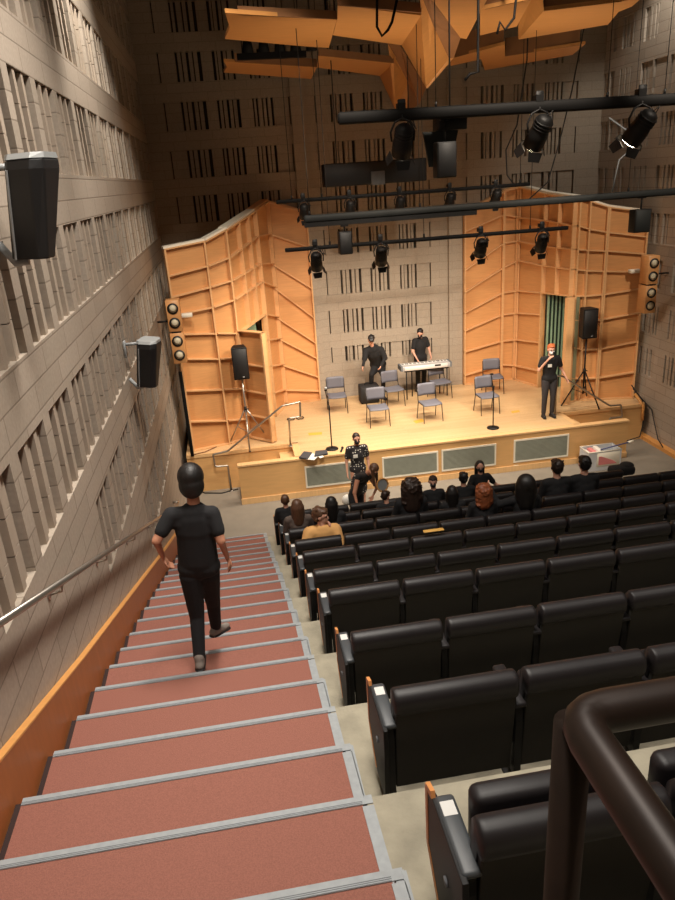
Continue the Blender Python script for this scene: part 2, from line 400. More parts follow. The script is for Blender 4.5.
# corner column between the wing and the pit steps
for (tl, tr, bl, br) in (((304.4,466.7),(348,461.6),(306.7,489.3),(348,484.5)), ((382,457.5),(438,451),(384,480),(438.5,473)), ((441.5,450),(496,443.5),(443,472),(496,465.5)), ((514,440.5),(568.5,433.5),(514,463.5),(568.5,456.5))):
    P = [aty(p[0], p[1], YF-.01) for p in (tl, tr, bl, br)]
    x0 = min(P[0].x, P[2].x); x1 = (P[1].x+P[3].x)/2; z1 = (P[0].z+P[1].z)/2; z0 = (P[2].z+P[3].z)/2
    z1 = min(z1, .8); z0 = max(z0, .2)
    if tl[0] < 310: x1 = x0+1.3
    b = MB(); w = .035
    b.box((x0,YF-.02,z0),(x1,YF+.001,z0+w)); b.box((x0,YF-.02,z1-w),(x1,YF+.001,z1)); b.box((x0,YF-.02,z0+w),(x0+w,YF+.001,z1-w)); b.box((x1-w,YF-.02,z0+w),(x1,YF+.001,z1-w))
    fr = b.build('vent_frame', 'white', sg)
    b = MB(); n = 16
    for i in range(n):
        z = z0+w+(z1-z0-2*w)*(i+.5)/n; b.beam((x0+w, YF-.008, z), (x1-w, YF-.008, z), .014, (z1-z0)/n*.72, up=(0,-.3,1))
    b.build('vent_slats', 'grille', fr)
    b = MB(); b.box((x0+w, YF-.003, z0+w), (x1-w, YF-.0005, z1-w)); b.build('vent_recess', 'grilled', fr)
p = aty(516, 466.5, YF); b = MB(); b.rbox((p.x-.06, YF-.015, p.z-.04), (p.x+.06, YF+.001, p.z+.04), .005, 1); b.build('wall_socket', 'white', sg)
# ------------------------------------------------------------------ shell towers
c3 = lambda y: 190+y/3.5526
c4 = lambda y: 330+y/3.5526
c5 = lambda y: 185+y/3.2143
c6 = lambda y: 300+y/3.2143
def zat(pt, py):   # height on the upright line through plan point pt whose image row is py
    lo, hi = 0., 9.
    for _ in range(40):
        m = (lo+hi)/2
        if proj((pt[0], pt[1], m))[1] > py: lo = m
        else: hi = m
    return lo
def facet(root, A, B, za, zb, rim=True, mtop=None, vribs=(0, 1), name='panel'):
    """vertical veneer panel between plan points A,B; za/zb lists of rib heights top..bottom"""
    A, B = V((A[0], A[1], 0)), V((B[0], B[1], 0)); d = (B-A).normalized(); n = V((d.y, -d.x, 0))   # towards the hall
    if n.y > 0: n = -n
    Z = lambda p, z: V((p.x, p.y, z))
    b = MB(); b.hexa([Z(A, za[-1]), Z(B, zb[-1]), Z(B-n*.05, zb[-1]), Z(A-n*.05, za[-1]), Z(A, za[0]), Z(B, zb[0]), Z(B-n*.05, zb[0]), Z(A-n*.05, za[0])])
    o = b.build(name, 'ash', root)
    D = .1; w = .022
    for i, (p, q) in enumerate(zip(za, zb)):
        a0 = A; b0 = B; b = MB()
        if p-w < HS+.01: p += w; q += w
        b.hexa([Z(a0, p-w), Z(b0, q-w), Z(b0+n*D, q-w), Z(a0+n*D, p-w), Z(a0, p+w*.3), Z(b0, q+w*.3), Z(b0+n*D, q+w*.3), Z(a0+n*D, p+w*.3)])
        b.build('shelf_rib', 'ashrib', o)
    for t in vribs:
        b = MB()
        c = A+(B-A)*t; z1 = za[0]+(zb[0]-za[0])*t; z0 = za[-1]+(zb[-1]-za[-1])*t; h = .018
        c = c+d*(.018 if t == 0 else -.018 if t == 1 else 0)
        b.hexa([Z(c-d*h, z0), Z(c+d*h, z0), Z(c+d*h+n*D*1.05, z0), Z(c-d*h+n*D*1.05, z0), Z(c-d*h, z1), Z(c+d*h, z1), Z(c+d*h+n*D*1.05, z1), Z(c-d*h+n*D*1.05, z1)])
        b.build('upright_rib', 'ashrib', o)
    if rim:
        b = MB(); b.hexa([Z(A+n*D*.6, za[0]), Z(B+n*D*.6, zb[0]), Z(B-n*.14, zb[0]), Z(A-n*.14, za[0]), Z(A+n*D*.6, za[0]+.05), Z(B+n*D*.6, zb[0]+.05), Z(B-n*.14, zb[0]+.05), Z(A-n*.14, za[0]+.05)])
        b.build('top_rim', mtop or 'ashrib', o)
    return o
L0, LM, L1, LD, L3, L4 = (-1.25,15.17), (-.42,15.4), (.02,15.65), (.69,17.0), (1.07,18.0), (2.04,18.02)
sl = thing('shell_tower', 'folded orange maple acoustic shell tower with shelf ribs at the left of the stage', 'acoustic shell', (.4, 16.5, HS))
zz = lambda P, ys: [zat(P, y) for y in ys]
a = zz(L0, [249.1,275.9,297,315,333.6,358.1,390,420.6])+[HS]; m_ = zz(LM, [240.7,265.4,286.3,306.5,332.7,358,388.5,419.5])+[HS]
c = zz(L1, [229.4,257,280,299.2,332.7,356.7,387.7,418])+[HS]
facet(sl, L0, LM, a, m_, mtop='white'); facet(sl, LM, L1, m_, c, mtop='white', vribs=(1,))
d_ = zz(LD, [211,236.4,263.7,281.5,313.9]); e_ = zz(L3, [201.3,233.6,263.2,287,316.7,337.8,363.8,389])+[HS]
facet(sl, L1, LD, c[:5], d_, mtop='white', vribs=(.38, .72))
dd = d_+zz(LD, [340,366,393])+[HS]
facet(sl, LD, L3, dd, e_, vribs=(0, 1))
facet(sl, L3, L4, e_, zz(L4, [213,247,288.5,318,343,358,376.4,390])+[HS], vribs=(1,))
R0, R1, R2, R3, R4, R5, R6, R7 = (5.99,18.02), (7.04,18.02), (7.46,18.0), (7.78,17.03), (7.88,15.7), (8.16,15.7), (8.56,15.6), (9.43,15.42)
sr = thing('shell_tower', 'folded orange maple acoustic shell tower with doorway at the right of the stage', 'acoustic shell', (7.8, 16.8, HS))
g0 = zz(R0, [214.6,231.7,270.6,292.3,312.6,330.5,351.3,374.7])+[HS]
g1 = zz(R1, [191.4,214.6,242.9,267.4,292.3,314,340.4,363.8])+[HS]
g2 = zz(R2, [186.6,217,240.4,259.7,290,312.4,338.9,364.7])+[HS]
g3 = zz(R3, [193.7,219.8,246,265.3,292.3,314,342,370])+[HS]
g4 = zz(R4, [198,225.4,248.8,269,295.4]); g5 = zz(R5, [201,228.6,249.7,270,295.4])
g4b = g4[4:]+zz(R4, [319,346,377])+[HS]; g5b = g5[4:]+zz(R5, [320.3,349,377.8])+[HS]
g6 = zz(R6, [206.8,231.7,250.3,270.6,293.9,318.8,348.2,377])+[HS]; g7 = zz(R7, [212,236.3,253.4,271.5,287.7,311.6,340.4,371])+[HS]
facet(sr, R0, R1, g0, g1); facet(sr, R1, R2, g1, g2); facet(sr, R2, R3, g2, g3, mtop='white')
facet(sr, R3, R4, g3[:5], g4, mtop='white', vribs=(0, .5, 1)); facet(sr, R4, R5, g4+g4b[1:], g5+g5b[1:], mtop='white', vribs=(0, 1))
facet(sr, R5, R6, g5+g5b[1:], g6, mtop='white', vribs=(1,)); facet(sr, R6, R7, g6, g7, mtop='white', vribs=(0, 1))
# doors in the towers
b = MB(); A = V((.62, 15.1, 0)); B0 = V((.06, 15.66, 0))
dl = thing('door_1', 'ribbed maple shell door standing open beside the left tripod speaker', 'door', (B0.x, B0.y, HS)); dl['kind'] = 'structure'
zt = zat((A.x, A.y), 332)
d = (A-B0).normalized(); n = V((d.y, -d.x, 0)); n = n if n.y < 0 else -n
Zp = lambda p, z: V((p.x, p.y, z))
b = MB(); b.hexa([Zp(B0, HS+.02), Zp(A, HS+.02), Zp(A-n*.04, HS+.02), Zp(B0-n*.04, HS+.02), Zp(B0, zt), Zp(A, zt), Zp(A-n*.04, zt), Zp(B0-n*.04, zt)]); b.build('door_leaf', 'ash', dl)
for t in (0, .22, .45, .7, 1):
    b = MB(); z = HS+.04+(zt-HS-.04)*t; b.hexa([Zp(B0, z-.02), Zp(A, z-.02), Zp(A+n*.1, z-.02), Zp(B0+n*.1, z-.02), Zp(B0, z), Zp(A, z), Zp(A+n*.1, z), Zp(B0+n*.1, z)]); b.build('shelf_rib', 'ashrib', dl)
for p in (B0+d*.02, A-d*.03):
    b = MB(); b.hexa([Zp(p-d*.02, HS+.02), Zp(p+d*.03, HS+.02), Zp(p+d*.03+n*.11, HS+.02), Zp(p-d*.02+n*.11, HS+.02), Zp(p-d*.02, zt), Zp(p+d*.03, zt), Zp(p+d*.03+n*.11, zt), Zp(p-d*.02+n*.11, zt)])
    b.build('upright_rib', 'ashrib', dl)
dr = thing('door_2', 'green striped stage door and pale wooden jamb in the right shell tower', 'door', (7.9, 16.2, HS)); dr['kind'] = 'structure'
zt = zat(R4, 297)
pa = atz(565, 400, HS); ja = (7.93, 15.62)
q0 = V((7.83, 0, 0))
b = MB(); b.box((q0.x, 16.9, HS), (8.6, 16.95, 3.9)); dp = b.build('door_leaf', 'green', dr)
b = MB()
for i in range(5):
    xx = q0.x+.04+i*.1; b.box((xx, 16.885, HS), (xx+.045, 16.9, 3.9))
b.build('dark_stripes', 'greend', dp)
j0 = aty(565.5, 350, 15.45); j1 = aty(572, 350, 15.45)
b = MB(); b.box((j0.x, 15.45, HS), (j1.x, 15.6, zt+.02)); b.build('door_jamb', 'ashrib', dr)
j0 = aty(573.5, 350, 15.6); j1 = aty(577, 350, 15.6)
b = MB(); b.box((j0.x, 15.6, HS), (j1.x, 15.63, zt)); b.build('side_strip', 'greens', dr)
b = MB(); b.box((-.05, 16.9, HS), (.5, 16.95, 3.6)); b.build('inner_panel', 'green', dl)
# ------------------------------------------------------------------ canopy
def slab(root, pts, name='panel', m='canopy', t=.05, up=(0,.0,1)):
    b = MB(); b.prism(pts, V(up)*t); return b.build(name, m, root)
k1 = lambda x, y: (210+x/2.935, y/2.935)
k2 = lambda x, y: (420+x/2.935, y/2.935)
k3 = lambda x, y: (370+x/5.192, y/5.192)
k4 = lambda x, y: (480+x/4.22, y/4.22)
k5 = lambda x, y: (220+x/3.97, y/3.97)
def zq(pts, z): return [atz(x, y, z) for x, y in pts]
def canopy_strip(label, arms, fronts, centre, loc, z):
    r = thing('ceiling_canopy', label, 'acoustic canopy', loc)
    for poly in arms: slab(r, zq(poly, z), 'soffit')
    for (p0, p1, ytop) in fronts:    # upright plywood fin over the near edge of a soffit
        a, c = atz(p0[0], p0[1], z), atz(p1[0], p1[1], z)
        h = zat_at(a, ytop)-z
        b = MB(); b.hexa([a, c, c+V((0,.04,0)), a+V((0,.04,0)), a+V((0,0,h)), c+V((0,0,h)), c+V((0,.04,h)), a+V((0,.04,h))]); b.build('fin', 'canback', r)
    for name, m, poly in centre: slab(r, poly, name, m, .05, (0, .6, .8))
    return r
def zat_at(a, py):
    lo, hi = 6., 13.
    for _ in range(40):
        q = (lo+hi)/2
        if proj((a.x, a.y, q))[1] > py: lo = q
        else: hi = q
    return lo
z = 8.5
n1 = atz(421, 15.4, z); n2 = atz(401.8, 45.3, z)
Yn = n2.y; n3 = aty(425.9, 87.6, Yn); n4 = aty(449, 58.7, Yn-.3); n4b = aty(453.8, 57.8, Yn-.3); n5 = aty(433.5, 26, n1.y+.4); n6 = aty(420, -8, n1.y-.6)
n7 = aty(460.5, 38, Yn-1.2); n8 = aty(428, -6, n1.y-1); n9 = aty(483, -6, n1.y-1); n10 = aty(490, -6, n1.y-1); n11 = aty(466.5, 39, Yn-1.2)
canopy_strip('front orange maple ceiling canopy with folded V centre above the stage', [
    [k5(20,50), k5(350,74), k5(465,76), k5(432,190), k5(355,186), k5(20,155), k5(38,108)],
    [k5(468,20), (421,15.4), (401.8,45.3), k5(448,140), k5(466,76)],
    [k4(0,42), k4(185,2), k4(217,-4), k4(155,112), k4(0,150)],
    [k4(270,45), k4(600,5), k4(690,-14), k4(640,28), k4(585,50), k4(540,104), k4(163,167)]],
    [(k5(72,58), k5(465,76), k5(0,22)[1]), (k5(468,20), k5(800,50), k5(0,-22)[1]), (k4(25,38), k4(185,2), -14), (k4(272,45), k4(600,5), -8)],
    [('facet', 'canopy', [n6, n1, n2, n3, n4, n5]), ('side_facet', 'canback', [n6, n5, n4, n4b, n7, n8]), ('edge_facet', 'canopy', [n3, n4, n4b, aty(428, 88, Yn)]),
     ('facet', 'canopy', [n8, n7, n9]), ('edge_facet', 'canopy', [n9, n7, n11, n10]),
     ('end_facet', 'canopy', [atz(*k4(270,45),z), atz(*k4(163,167),z), atz(*k4(160,100),z)+V((0,0,.3)), atz(*k4(250,0),z)+V((0,0,.3))])], (4, 12, z), z)
m1 = atz(394, 63.5, z); m2 = atz(379.6, 76, z)
ym = m2.y; m3 = aty(395, 109, ym-.6); m4 = aty(406.6, 111, ym-.6); m5 = aty(419, 105, ym-.6); m6 = aty(408.5, 83, ym-.8); m7 = aty(396, 58, m1.y); m8 = aty(388, 44, m1.y-.4)
m9 = aty(400, 45, m1.y-.4); m10 = aty(426, 88, ym-.9)
canopy_strip('rear orange maple ceiling canopy behind the front one, nearer the back wall', [
    [k5(15,245), k5(385,266), k5(362,314), k5(15,288), k5(28,266)],
    [k5(392,220), (394,63.5), (379.6,76), k5(385,268)],
    [(453.8,57.8), (500,45.3), k4(105,187), k4(5,250), (448.5,66.5)],
    [k4(105,238), k4(445,185), k4(390,232), k4(20,297)]],
    [(k5(60,246), k5(385,266), k5(0,210)[1]), (k5(392,220), k5(690,250), k5(0,190)[1]), (k4(107,237), k4(420,190), k4(0,160)[1]), (k4(-105,242), k4(100,188), k4(0,150)[1])],
    [('facet', 'canopy', [m8, m7, m1, m2, m3, m4, m6]), ('side_facet', 'canback', [m8, m9, m10, m5, m4, m6]),
     ('end_facet', 'canopy', [atz(*k4(105,187),z), atz(*k4(105,238),z), atz(*k4(20,297),z), atz(*k4(5,250),z)])], (4, 16, z), z)
# ------------------------------------------------------------------ rigging
def loop_at(p, r=.02): return [(p[0], p[1]+r*math.cos(t*PI/4), p[2]+r*math.sin(t*PI/4)) for t in range(9)]
def batten(name, label, Y, z, x0, x1, h, w, m, grp, wires, cat='lighting batten'):
    r = thing(name, label, cat, ((x0+x1)/2, Y, z))
    b = MB(); b.rbox((x0, Y-w/2, z-h/2), (x1, Y+w/2, z+h/2), min(h, w)*.2, 1); b.build('bar', m, r)
    for x in wires:
        b = MB(); b.tube([(x, Y, z+h/2-.005), (x, Y, ZC-.001)], .006, 6); wv = b.build('hanging_wire', 'cable', r)
        b = MB(); b.tube([(x, Y, z+h/2-.01), (x, Y, z+h/2+.06)], .018, 8); b.build('clamp', 'blackm', wv)
    return r
def px_x(px, Y, z):
    lo, hi = -5., 15.
    for _ in range(40):
        q = (lo+hi)/2
        if proj((q, Y, z))[0] < px: lo = q
        else: hi = q
    return lo
YA, ZA, YB_, ZB, YCc, ZCc, YD, ZD = 10., 7.11, 14., 6.04, 12., 5.8, 13., 5.25
batten('lighting_batten', 'thick black lighting bar highest in the picture, just under the wooden canopy', YA, ZA, 1.63, XR-.3, .15, .13, 'pole', '', [px_x(436, YA, ZA), px_x(607, YA, ZA), px_x(664, YA, ZA)])
batten('lighting_batten', 'thin black lighting bar farthest back, crossing above the tops of the shell towers', YB_, ZB, 1.03, 6.0, .07, .06, 'pole', '', [px_x(292, YB_, ZB), px_x(322, YB_, ZB), px_x(520, YB_, ZB)])
tr = batten('lighting_batten', 'long dark grey steel truss bar crossing the whole stage above the third lighting bar', YCc, ZCc, 1.31, XR-.2, .115, .13, 'greypipe', '', [px_x(310, YCc, ZCc), px_x(420, YCc, ZCc), px_x(628, YCc, ZCc)])
b = MB(); b.box((1.31, YCc-.05, ZCc-.13), (px_x(476, YCc, ZCc), YCc+.05, ZCc-.059)); b.build('cable_tray', 'blackm', tr)
batten('lighting_batten', 'lowest black lighting bar with four spotlights, reaching across both shell towers', YD, ZD, px_x(285, YD, ZD), px_x(568, YD, ZD), .07, .06, 'pole', '', [px_x(330, YD, ZD), px_x(424, YD, ZD), px_x(530, YD, ZD)])
def fixture(px, Y, z, drop, s, tilt, label, group, lit=True):
    x = px_x(px, Y, z)
    r = thing('stage_spotlight', label, 'spotlight', (x, Y, z-.06), 0, group)
    b = MB(); b.rbox((x-.045*s, Y-.04, z-.03), (x+.045*s, Y-.005-.04, z+.16*s), .01, 1); b.box((x-.045*s, Y-.06, z+.05), (x+.045*s, Y+.06, z+.12*s)); b.build('clamp', 'blackm', r)
    zc = z-drop; Y0 = Y-.06
    b = MB(); b.tube([(x-.13*s, Y0, zc), (x-.14*s, Y0, zc+.1*s), (x-.09*s, Y0, zc+.2*s), (x, Y0, zc+.24*s), (x+.09*s, Y0, zc+.2*s), (x+.14*s, Y0, zc+.1*s), (x+.13*s, Y0, zc)], .012*s, 8); b.tube([(x, Y0, zc+.22*s), (x, Y0, z)], .012, 8); b.build('yoke', 'blackm', r)
    d = V((math.sin(tilt)*.55, .55, -.75)).normalized(); c = V((x, Y0, zc))
    b = MB(); b.tube([c-d*.2*s, c-d*.17*s, c-d*.05*s, c+d*.02*s, c+d*.17*s], [.05*s, .09*s, .1*s, .115*s, .115*s], 16, caps=True)
    for k in range(3): b.tube([c-d*(.14-.035*k)*s, c-d*(.128-.035*k)*s], [.108*s, .108*s], 16)
    b.build('lamp_housing', 'blackm', r)
    b = MB(); b.tube([c+d*.171*s, c+d*.178*s], [.1*s, .1*s], 16); b.build('lens', 'lens' if lit else 'spkgrille', r)
    u = V((1,0,0)); v = d.cross(u).normalized()
    b = MB()
    for q in (u, -u, v, -v):
        w_ = d.cross(q); e = c+d*.175*s+q*.112*s; b.hexa([e-w_*.09*s, e+w_*.09*s, e+w_*.09*s+q*.006, e-w_*.09*s+q*.006, e-w_*.07*s+d*.09*s+q*.05*s, e+w_*.07*s+d*.09*s+q*.05*s, e+w_*.07*s+d*.09*s+q*.056*s, e-w_*.07*s+d*.09*s+q*.056*s])
    b.build('barn_doors', 'blackm', r)
    b = MB(); b.tube([c-d*.19*s, c-d*.24*s+V((.05*s,0,.02)), c+V((.16*s,0,.12*s)), (x+.1*s, Y, z+.04)], .008, 6); b.build('power_cable', 'cable', r)
GA = None
fixture(401, YA, ZA, .32, 1.15, 0, 'black spotlight hanging left of centre from the topmost bar, below the canopy point', GA)
fixture(538, YA, ZA, .32, 1.2, -.3, 'black spotlight in the middle of the topmost bar, angled down to the left', GA)
fixture(640, YA, ZA, .34, 1.25, -.6, 'black spotlight near the right wall on the topmost bar', GA)
for px, t in ((303, 'above the left shell tower'), (349, 'second from the left end'), (399, 'above the middle of the stage'), (449, 'fourth from the left'), (495, 'above the right shell tower')):
    fixture(px, YB_, ZB, .2, .8, 0, 'small black spotlight on the farthest bar, '+t, GA, False)
for px, t in ((315, 'at the edge of the left shell tower'), (380, 'in front of the grey back wall'), (480, 'over the left edge of the right shell tower'), (541, 'nearest its right end')):
    fixture(px, YD, ZD, .23, .95, .1, 'small spotlight on the lowest bar, '+t, GA)
def hang_speaker(p0, p1, Y, ztop, label, m='spkgrille', dep=.22):
    a, c = aty(*p0, Y), aty(*p1, Y); x0, x1, z1, z0 = a.x, c.x, a.z, c.z
    r = thing('hanging_speaker', label, 'speaker', ((x0+x1)/2, Y, z0))
    b = MB(); b.rbox((x0, Y, z0), (x1, Y+dep, z1), .015, 2); b.build('cabinet', 'blackm', r)
    b = MB(); b.rbox((x0+.015, Y-.012, z0+.015), (x1-.015, Y+.004, z1-.015), .005, 1); b.build('grille', m, r)
    b = MB(); xc = (x0+x1)/2; b.tube([(xc, Y+.1, z1-.01), (xc, Y+.1, ztop)], .014, 8); b.box((xc-.06, Y+.06, ztop-.03), (xc+.06, Y+.14, ztop)); b.build('hanging_rod', 'blackm', r)
hang_speaker((437,142), (457,177), YA, ZA-.06, 'black rectangular speaker hanging on a rod from the topmost bar')
hang_speaker((339,232), (353,254), YCc-.1, ZCc-.13, 'small black speaker hanging from the grey truss at the left, level with the lowest bar')
hang_speaker((636,210), (650,232), YCc-.1, ZCc-.04, 'small grey black speaker hanging from the grey truss beside the right wall', 'greypipe')
# long line array box
a, c = aty(323.5, 163, 15), aty(427, 182, 15)
r = thing('line_speaker', 'long black horizontal speaker box hanging in front of the upper back wall', 'speaker', ((a.x+c.x)/2, 15, c.z))
b = MB(); b.rbox((a.x, 15, 6.22), (c.x, 15.4, 6.66), .02, 2); b.build('cabinet', 'blackm', r)
b = MB(); b.rbox((a.x+.02, 14.985, 6.24), (c.x-.02, 15.004, 6.64), .005, 1); b.build('grille', 'spkgrille', r)
b = MB(); q = aty(378, 178, 14.97); b.rbox((q.x-.14, 14.95, q.z-.13), (q.x+.14, 14.99, q.z+.13), .01, 1); b.build('control_plate', 'nosedark', r)
for x in (a.x+.3, c.x-.3):
    b = MB(); b.tube([(x, 15.2, 6.65), (x, 15.2, ZC)], .01, 6); b.build('hanging_wire', 'cable', r)
# folding projector arm seen beside the canopy
q = aty(452, 122, 10.2)
r = thing('projector_bracket', 'dark steel box and bracket mounted above the topmost bar beside the hanging speaker', 'bracket', q)
b = MB(); b.rbox((q.x-.2, 10.15, q.z-.1), (q.x+.2, 10.45, q.z+.1), .01, 1); b.build('box', 'blackm', r)
b = MB(); b.hexa([(q.x-.3, 10.3, q.z-.55), (q.x+.02, 10.3, q.z-.55), (q.x+.02, 10.33, q.z-.55), (q.x-.3, 10.33, q.z-.55), (q.x-.38, 10.3, q.z-.1), (q.x+.12, 10.3, q.z-.1), (q.x+.12, 10.33, q.z-.1), (q.x-.38, 10.33, q.z-.1)]); b.build('angled_plate', 'greypipe', r)
b = MB(); b.tube([(q.x, 10.3, q.z+.09), (q.x, 10.3, ZC)], .012, 6); b.build('hanging_rod', 'cable', r)
# bent black rods hanging through the canopy
for n_, pts, lab in ((0, [(377,0),(377,27),(382,36),(388,30),(392,22),(397,0)], 'bent black hanging hook left of the canopy centre'), (1, [(478,36),(478,72),(470,74),(465,80)], 'bent black hanging rod right of the canopy centre'), (2, [(516,0),(514,18),(505,30),(500,22),(497,34)], 'bent black hanging hook at the right of the front canopy')):
    Yh = 10.4; P = [aty(x, y, Yh) for x, y in pts]; P = [V((P[0].x, Yh, ZC))]+P
    b = MB(); b.tube(P, .018, 8); tag(b.build('hanging_hook', 'pole', None, loc=None), lab, 'hook')
for pts, lab in (([(584,28),(572,90),(560,140),(548,182),(525,203)], 'loose black cable curving down from the canopy to the far lighting bar'), ([(527,60),(517,125),(506,150),(507,175),(515,186)], 'loose black cable dropping between the topmost bar and the far bar'), ([(609,118),(640,140),(619,160),(612,192)], 'loose pale grey cable hanging between the right spotlight and the grey truss')):
    yy = 11.2 if 'pale' in lab else 14.3; P = [aty(x, y, yy) for x, y in pts]
    if yy > 12: P = [V((P[0].x, yy, ZC))]+P
    b = MB(); b.tube(P, .014, 6); tag(b.build('loose_cable', 'cable' if 'pale' not in lab else 'nosedark'), lab, 'cable')
# lighting equipment seen in the dark between the canopies
a, c = aty(236, 47, 14.1), aty(306, 54, 14.1)
r = thing('lighting_batten', 'dark bar of lighting gear half hidden between the two canopies at the left', 'lighting batten', ((a.x+c.x)/2, 14.1, a.z))
b = MB(); b.box((a.x, 14.05, c.z-.05), (c.x, 14.15, c.z+.05)); b.build('bar', 'pole', r)
for i in range(5):
    x = a.x+.2+i*.28; b = MB(); b.tube([(x, 14.1, c.z+.05), (x, 14.1, c.z+.28)], [.1, .07], 12); b.build('lamp_housing', 'pole', r)
for x in (a.x+.1, c.x-.1):
    b = MB(); b.tube([(x, 14.1, c.z+.04), (x, 14.1, ZC)], .01, 6); b.build('hanging_wire', 'cable', r)
# ------------------------------------------------------------------ wall speakers
def wall_speaker(Y, zc, label):
    r = thing('wall_speaker', label, 'speaker', (XW, Y, zc))
    b = MB()
    h = .3; zc -= .03; x0, x1 = XW+.12, XW+.44
    # plan outline wedge: narrow at the back, wide rounded front, turned down the hall
    def ring(z, k, dx=0):
        pl = [(-.15*k, .0), (-.2*k, .06), (-.19*k, .26), (-.1*k, .33), (.1*k, .33), (.19*k, .26), (.2*k, .06), (.17*k, 0)]
        ca, sa = math.cos(-.65), math.sin(-.65)
        return [(XW+.12+.04+dx+(-x)*sa*0+y*ca+x*0.25, Y+y*sa*1.0+x, z) for x, y in pl]
    R0_ = ring(zc-h*1.0, .5, -.05); R1_ = ring(zc+h*.8, 1.0, .06); R2_ = ring(zc+h, .93, .065)
    n_ = 8
    b.add(R0_+R1_+R2_, [tuple(range(n_))[::-1], tuple(range(2*n_, 3*n_))]+[(j*n_+i, j*n_+(i+1) % n_, (j+1)*n_+(i+1) % n_, (j+1)*n_+i) for j in range(2) for i in range(n_)])
    b.build('cabinet', 'spkgrille', r, bevel=.012)
    T = ring(zc+h+.001, .95, .065); T2 = ring(zc+h+.035, .8, .065); b = MB(); b.add(T+T2, [tuple(range(n_))[::-1], tuple(range(n_, 2*n_))]+[(i, (i+1) % n_, n_+(i+1) % n_, n_+i) for i in range(n_)]); b.build('top_cap', 'greyp', r)
    b = MB(); a_, c_ = V(R0_[1]), V(R1_[1]); o_ = V((0, -.006, 0)); b.beam(a_+o_, c_+o_, .012, .012); b.build('trim_strip', 'greyp', r)
    b = MB(); b.rbox((XW+.001, Y-.06, zc+.1), (XW+.03, Y+.06, zc+.32), .008, 1); b.tube([(XW+.02, Y, zc+.27), (XW+.2, Y, zc+.27)], .022, 8); b.build('wall_bracket', 'greyp', r)
    b = MB(); b.tube([(XW+.005, Y, zc-.2), (XW+.1, Y-.02, zc-.33), (XW+.18, Y-.02, zc-.32)], .028, 8); b.build('lower_arm', 'greyp', r)
p = atx(33, 205, -1.2); wall_speaker(p.y+.1, p.z, 'large looking black wedge speaker on the left wall, nearest the camera')
p = atx(149, 360, -1.2); wall_speaker(p.y, p.z, 'black wedge speaker with pale top farther along the left wall')
def line_speaker(c0, c1, Y, mirror, label):
    a, c = aty(*c0, Y), aty(*c1, Y); x0, x1 = (a.x+c.x)/2-.13, (a.x+c.x)/2+.13
    r = thing('wood_speaker', label, 'speaker', ((x0+x1)/2, Y, c.z))
    zm = (a.z+c.z)/2
    for z0, z1 in ((c.z, zm-.015), (zm+.015, a.z)):
        b = MB(); b.rbox((x0, Y, z0), (x1, Y+.32, z1), .008, 1); cb = b.build('cabinet', 'ash', r)
        for k in (.28, .74):
            zc = z0+(z1-z0)*k; b = MB(); b.tube([((x0+x1)/2, Y-.012, zc), ((x0+x1)/2, Y+.003, zc)], .108, 24); rg = b.build('cone_surround', 'coner', cb)
            b = MB(); b.tube([((x0+x1)/2, Y-.03, zc), ((x0+x1)/2, Y-.013, zc)], [.03, .075], 20); b.build('cone', 'cone', rg)
    b = MB(); b.box((x0+.04, Y+.01, zm-.015), (x1-.04, Y+.3, zm+.015)); b.build('spacer', 'blackm', r)
    b = MB(); xs = XW+.001 if not mirror else XR-.001; b.tube([((x0 if not mirror else x1)+(.02 if not mirror else -.02), Y+.2, zm+.2), (xs, Y+.2, zm+.2)], .02, 8); b.build('wall_bracket', 'blackm', r)
line_speaker((166,301), (186,363), 14.2, False, 'orange wood two part loudspeaker with four round cones beside the left shell tower')
line_speaker((641,257), (663,312), 14.5, True, 'orange wood two part loudspeaker with four round cones beside the right shell tower')
for p, Y, side, lab in (((186,315), 15.05, 1, 'small white box fixed on the left shell tower beside the wood speaker'), ((634,271), 15.3, -1, 'small white box fixed on the right shell tower beside the wood speaker')):
    q = aty(*p, Y); b = MB(); b.rbox((q.x-.13, Y-.1, q.z-.04), (q.x+.13, Y+.05, q.z+.04), .01, 1); tag(b.build('white_box', 'white'), lab, 'sensor box')
# black post at the left shell edge
q = aty(180, 372, 14.8); q2 = aty(192, 452, 14.8)
b = MB(); b.rbox(((q.x+q2.x)/2-.035, 14.78, HS+.001), ((q.x+q2.x)/2+.035, 14.86, q.z), .006, 1); tag(b.build('cable_post', 'pole'), 'slim black upright post between the left wall and the left shell tower', 'post')
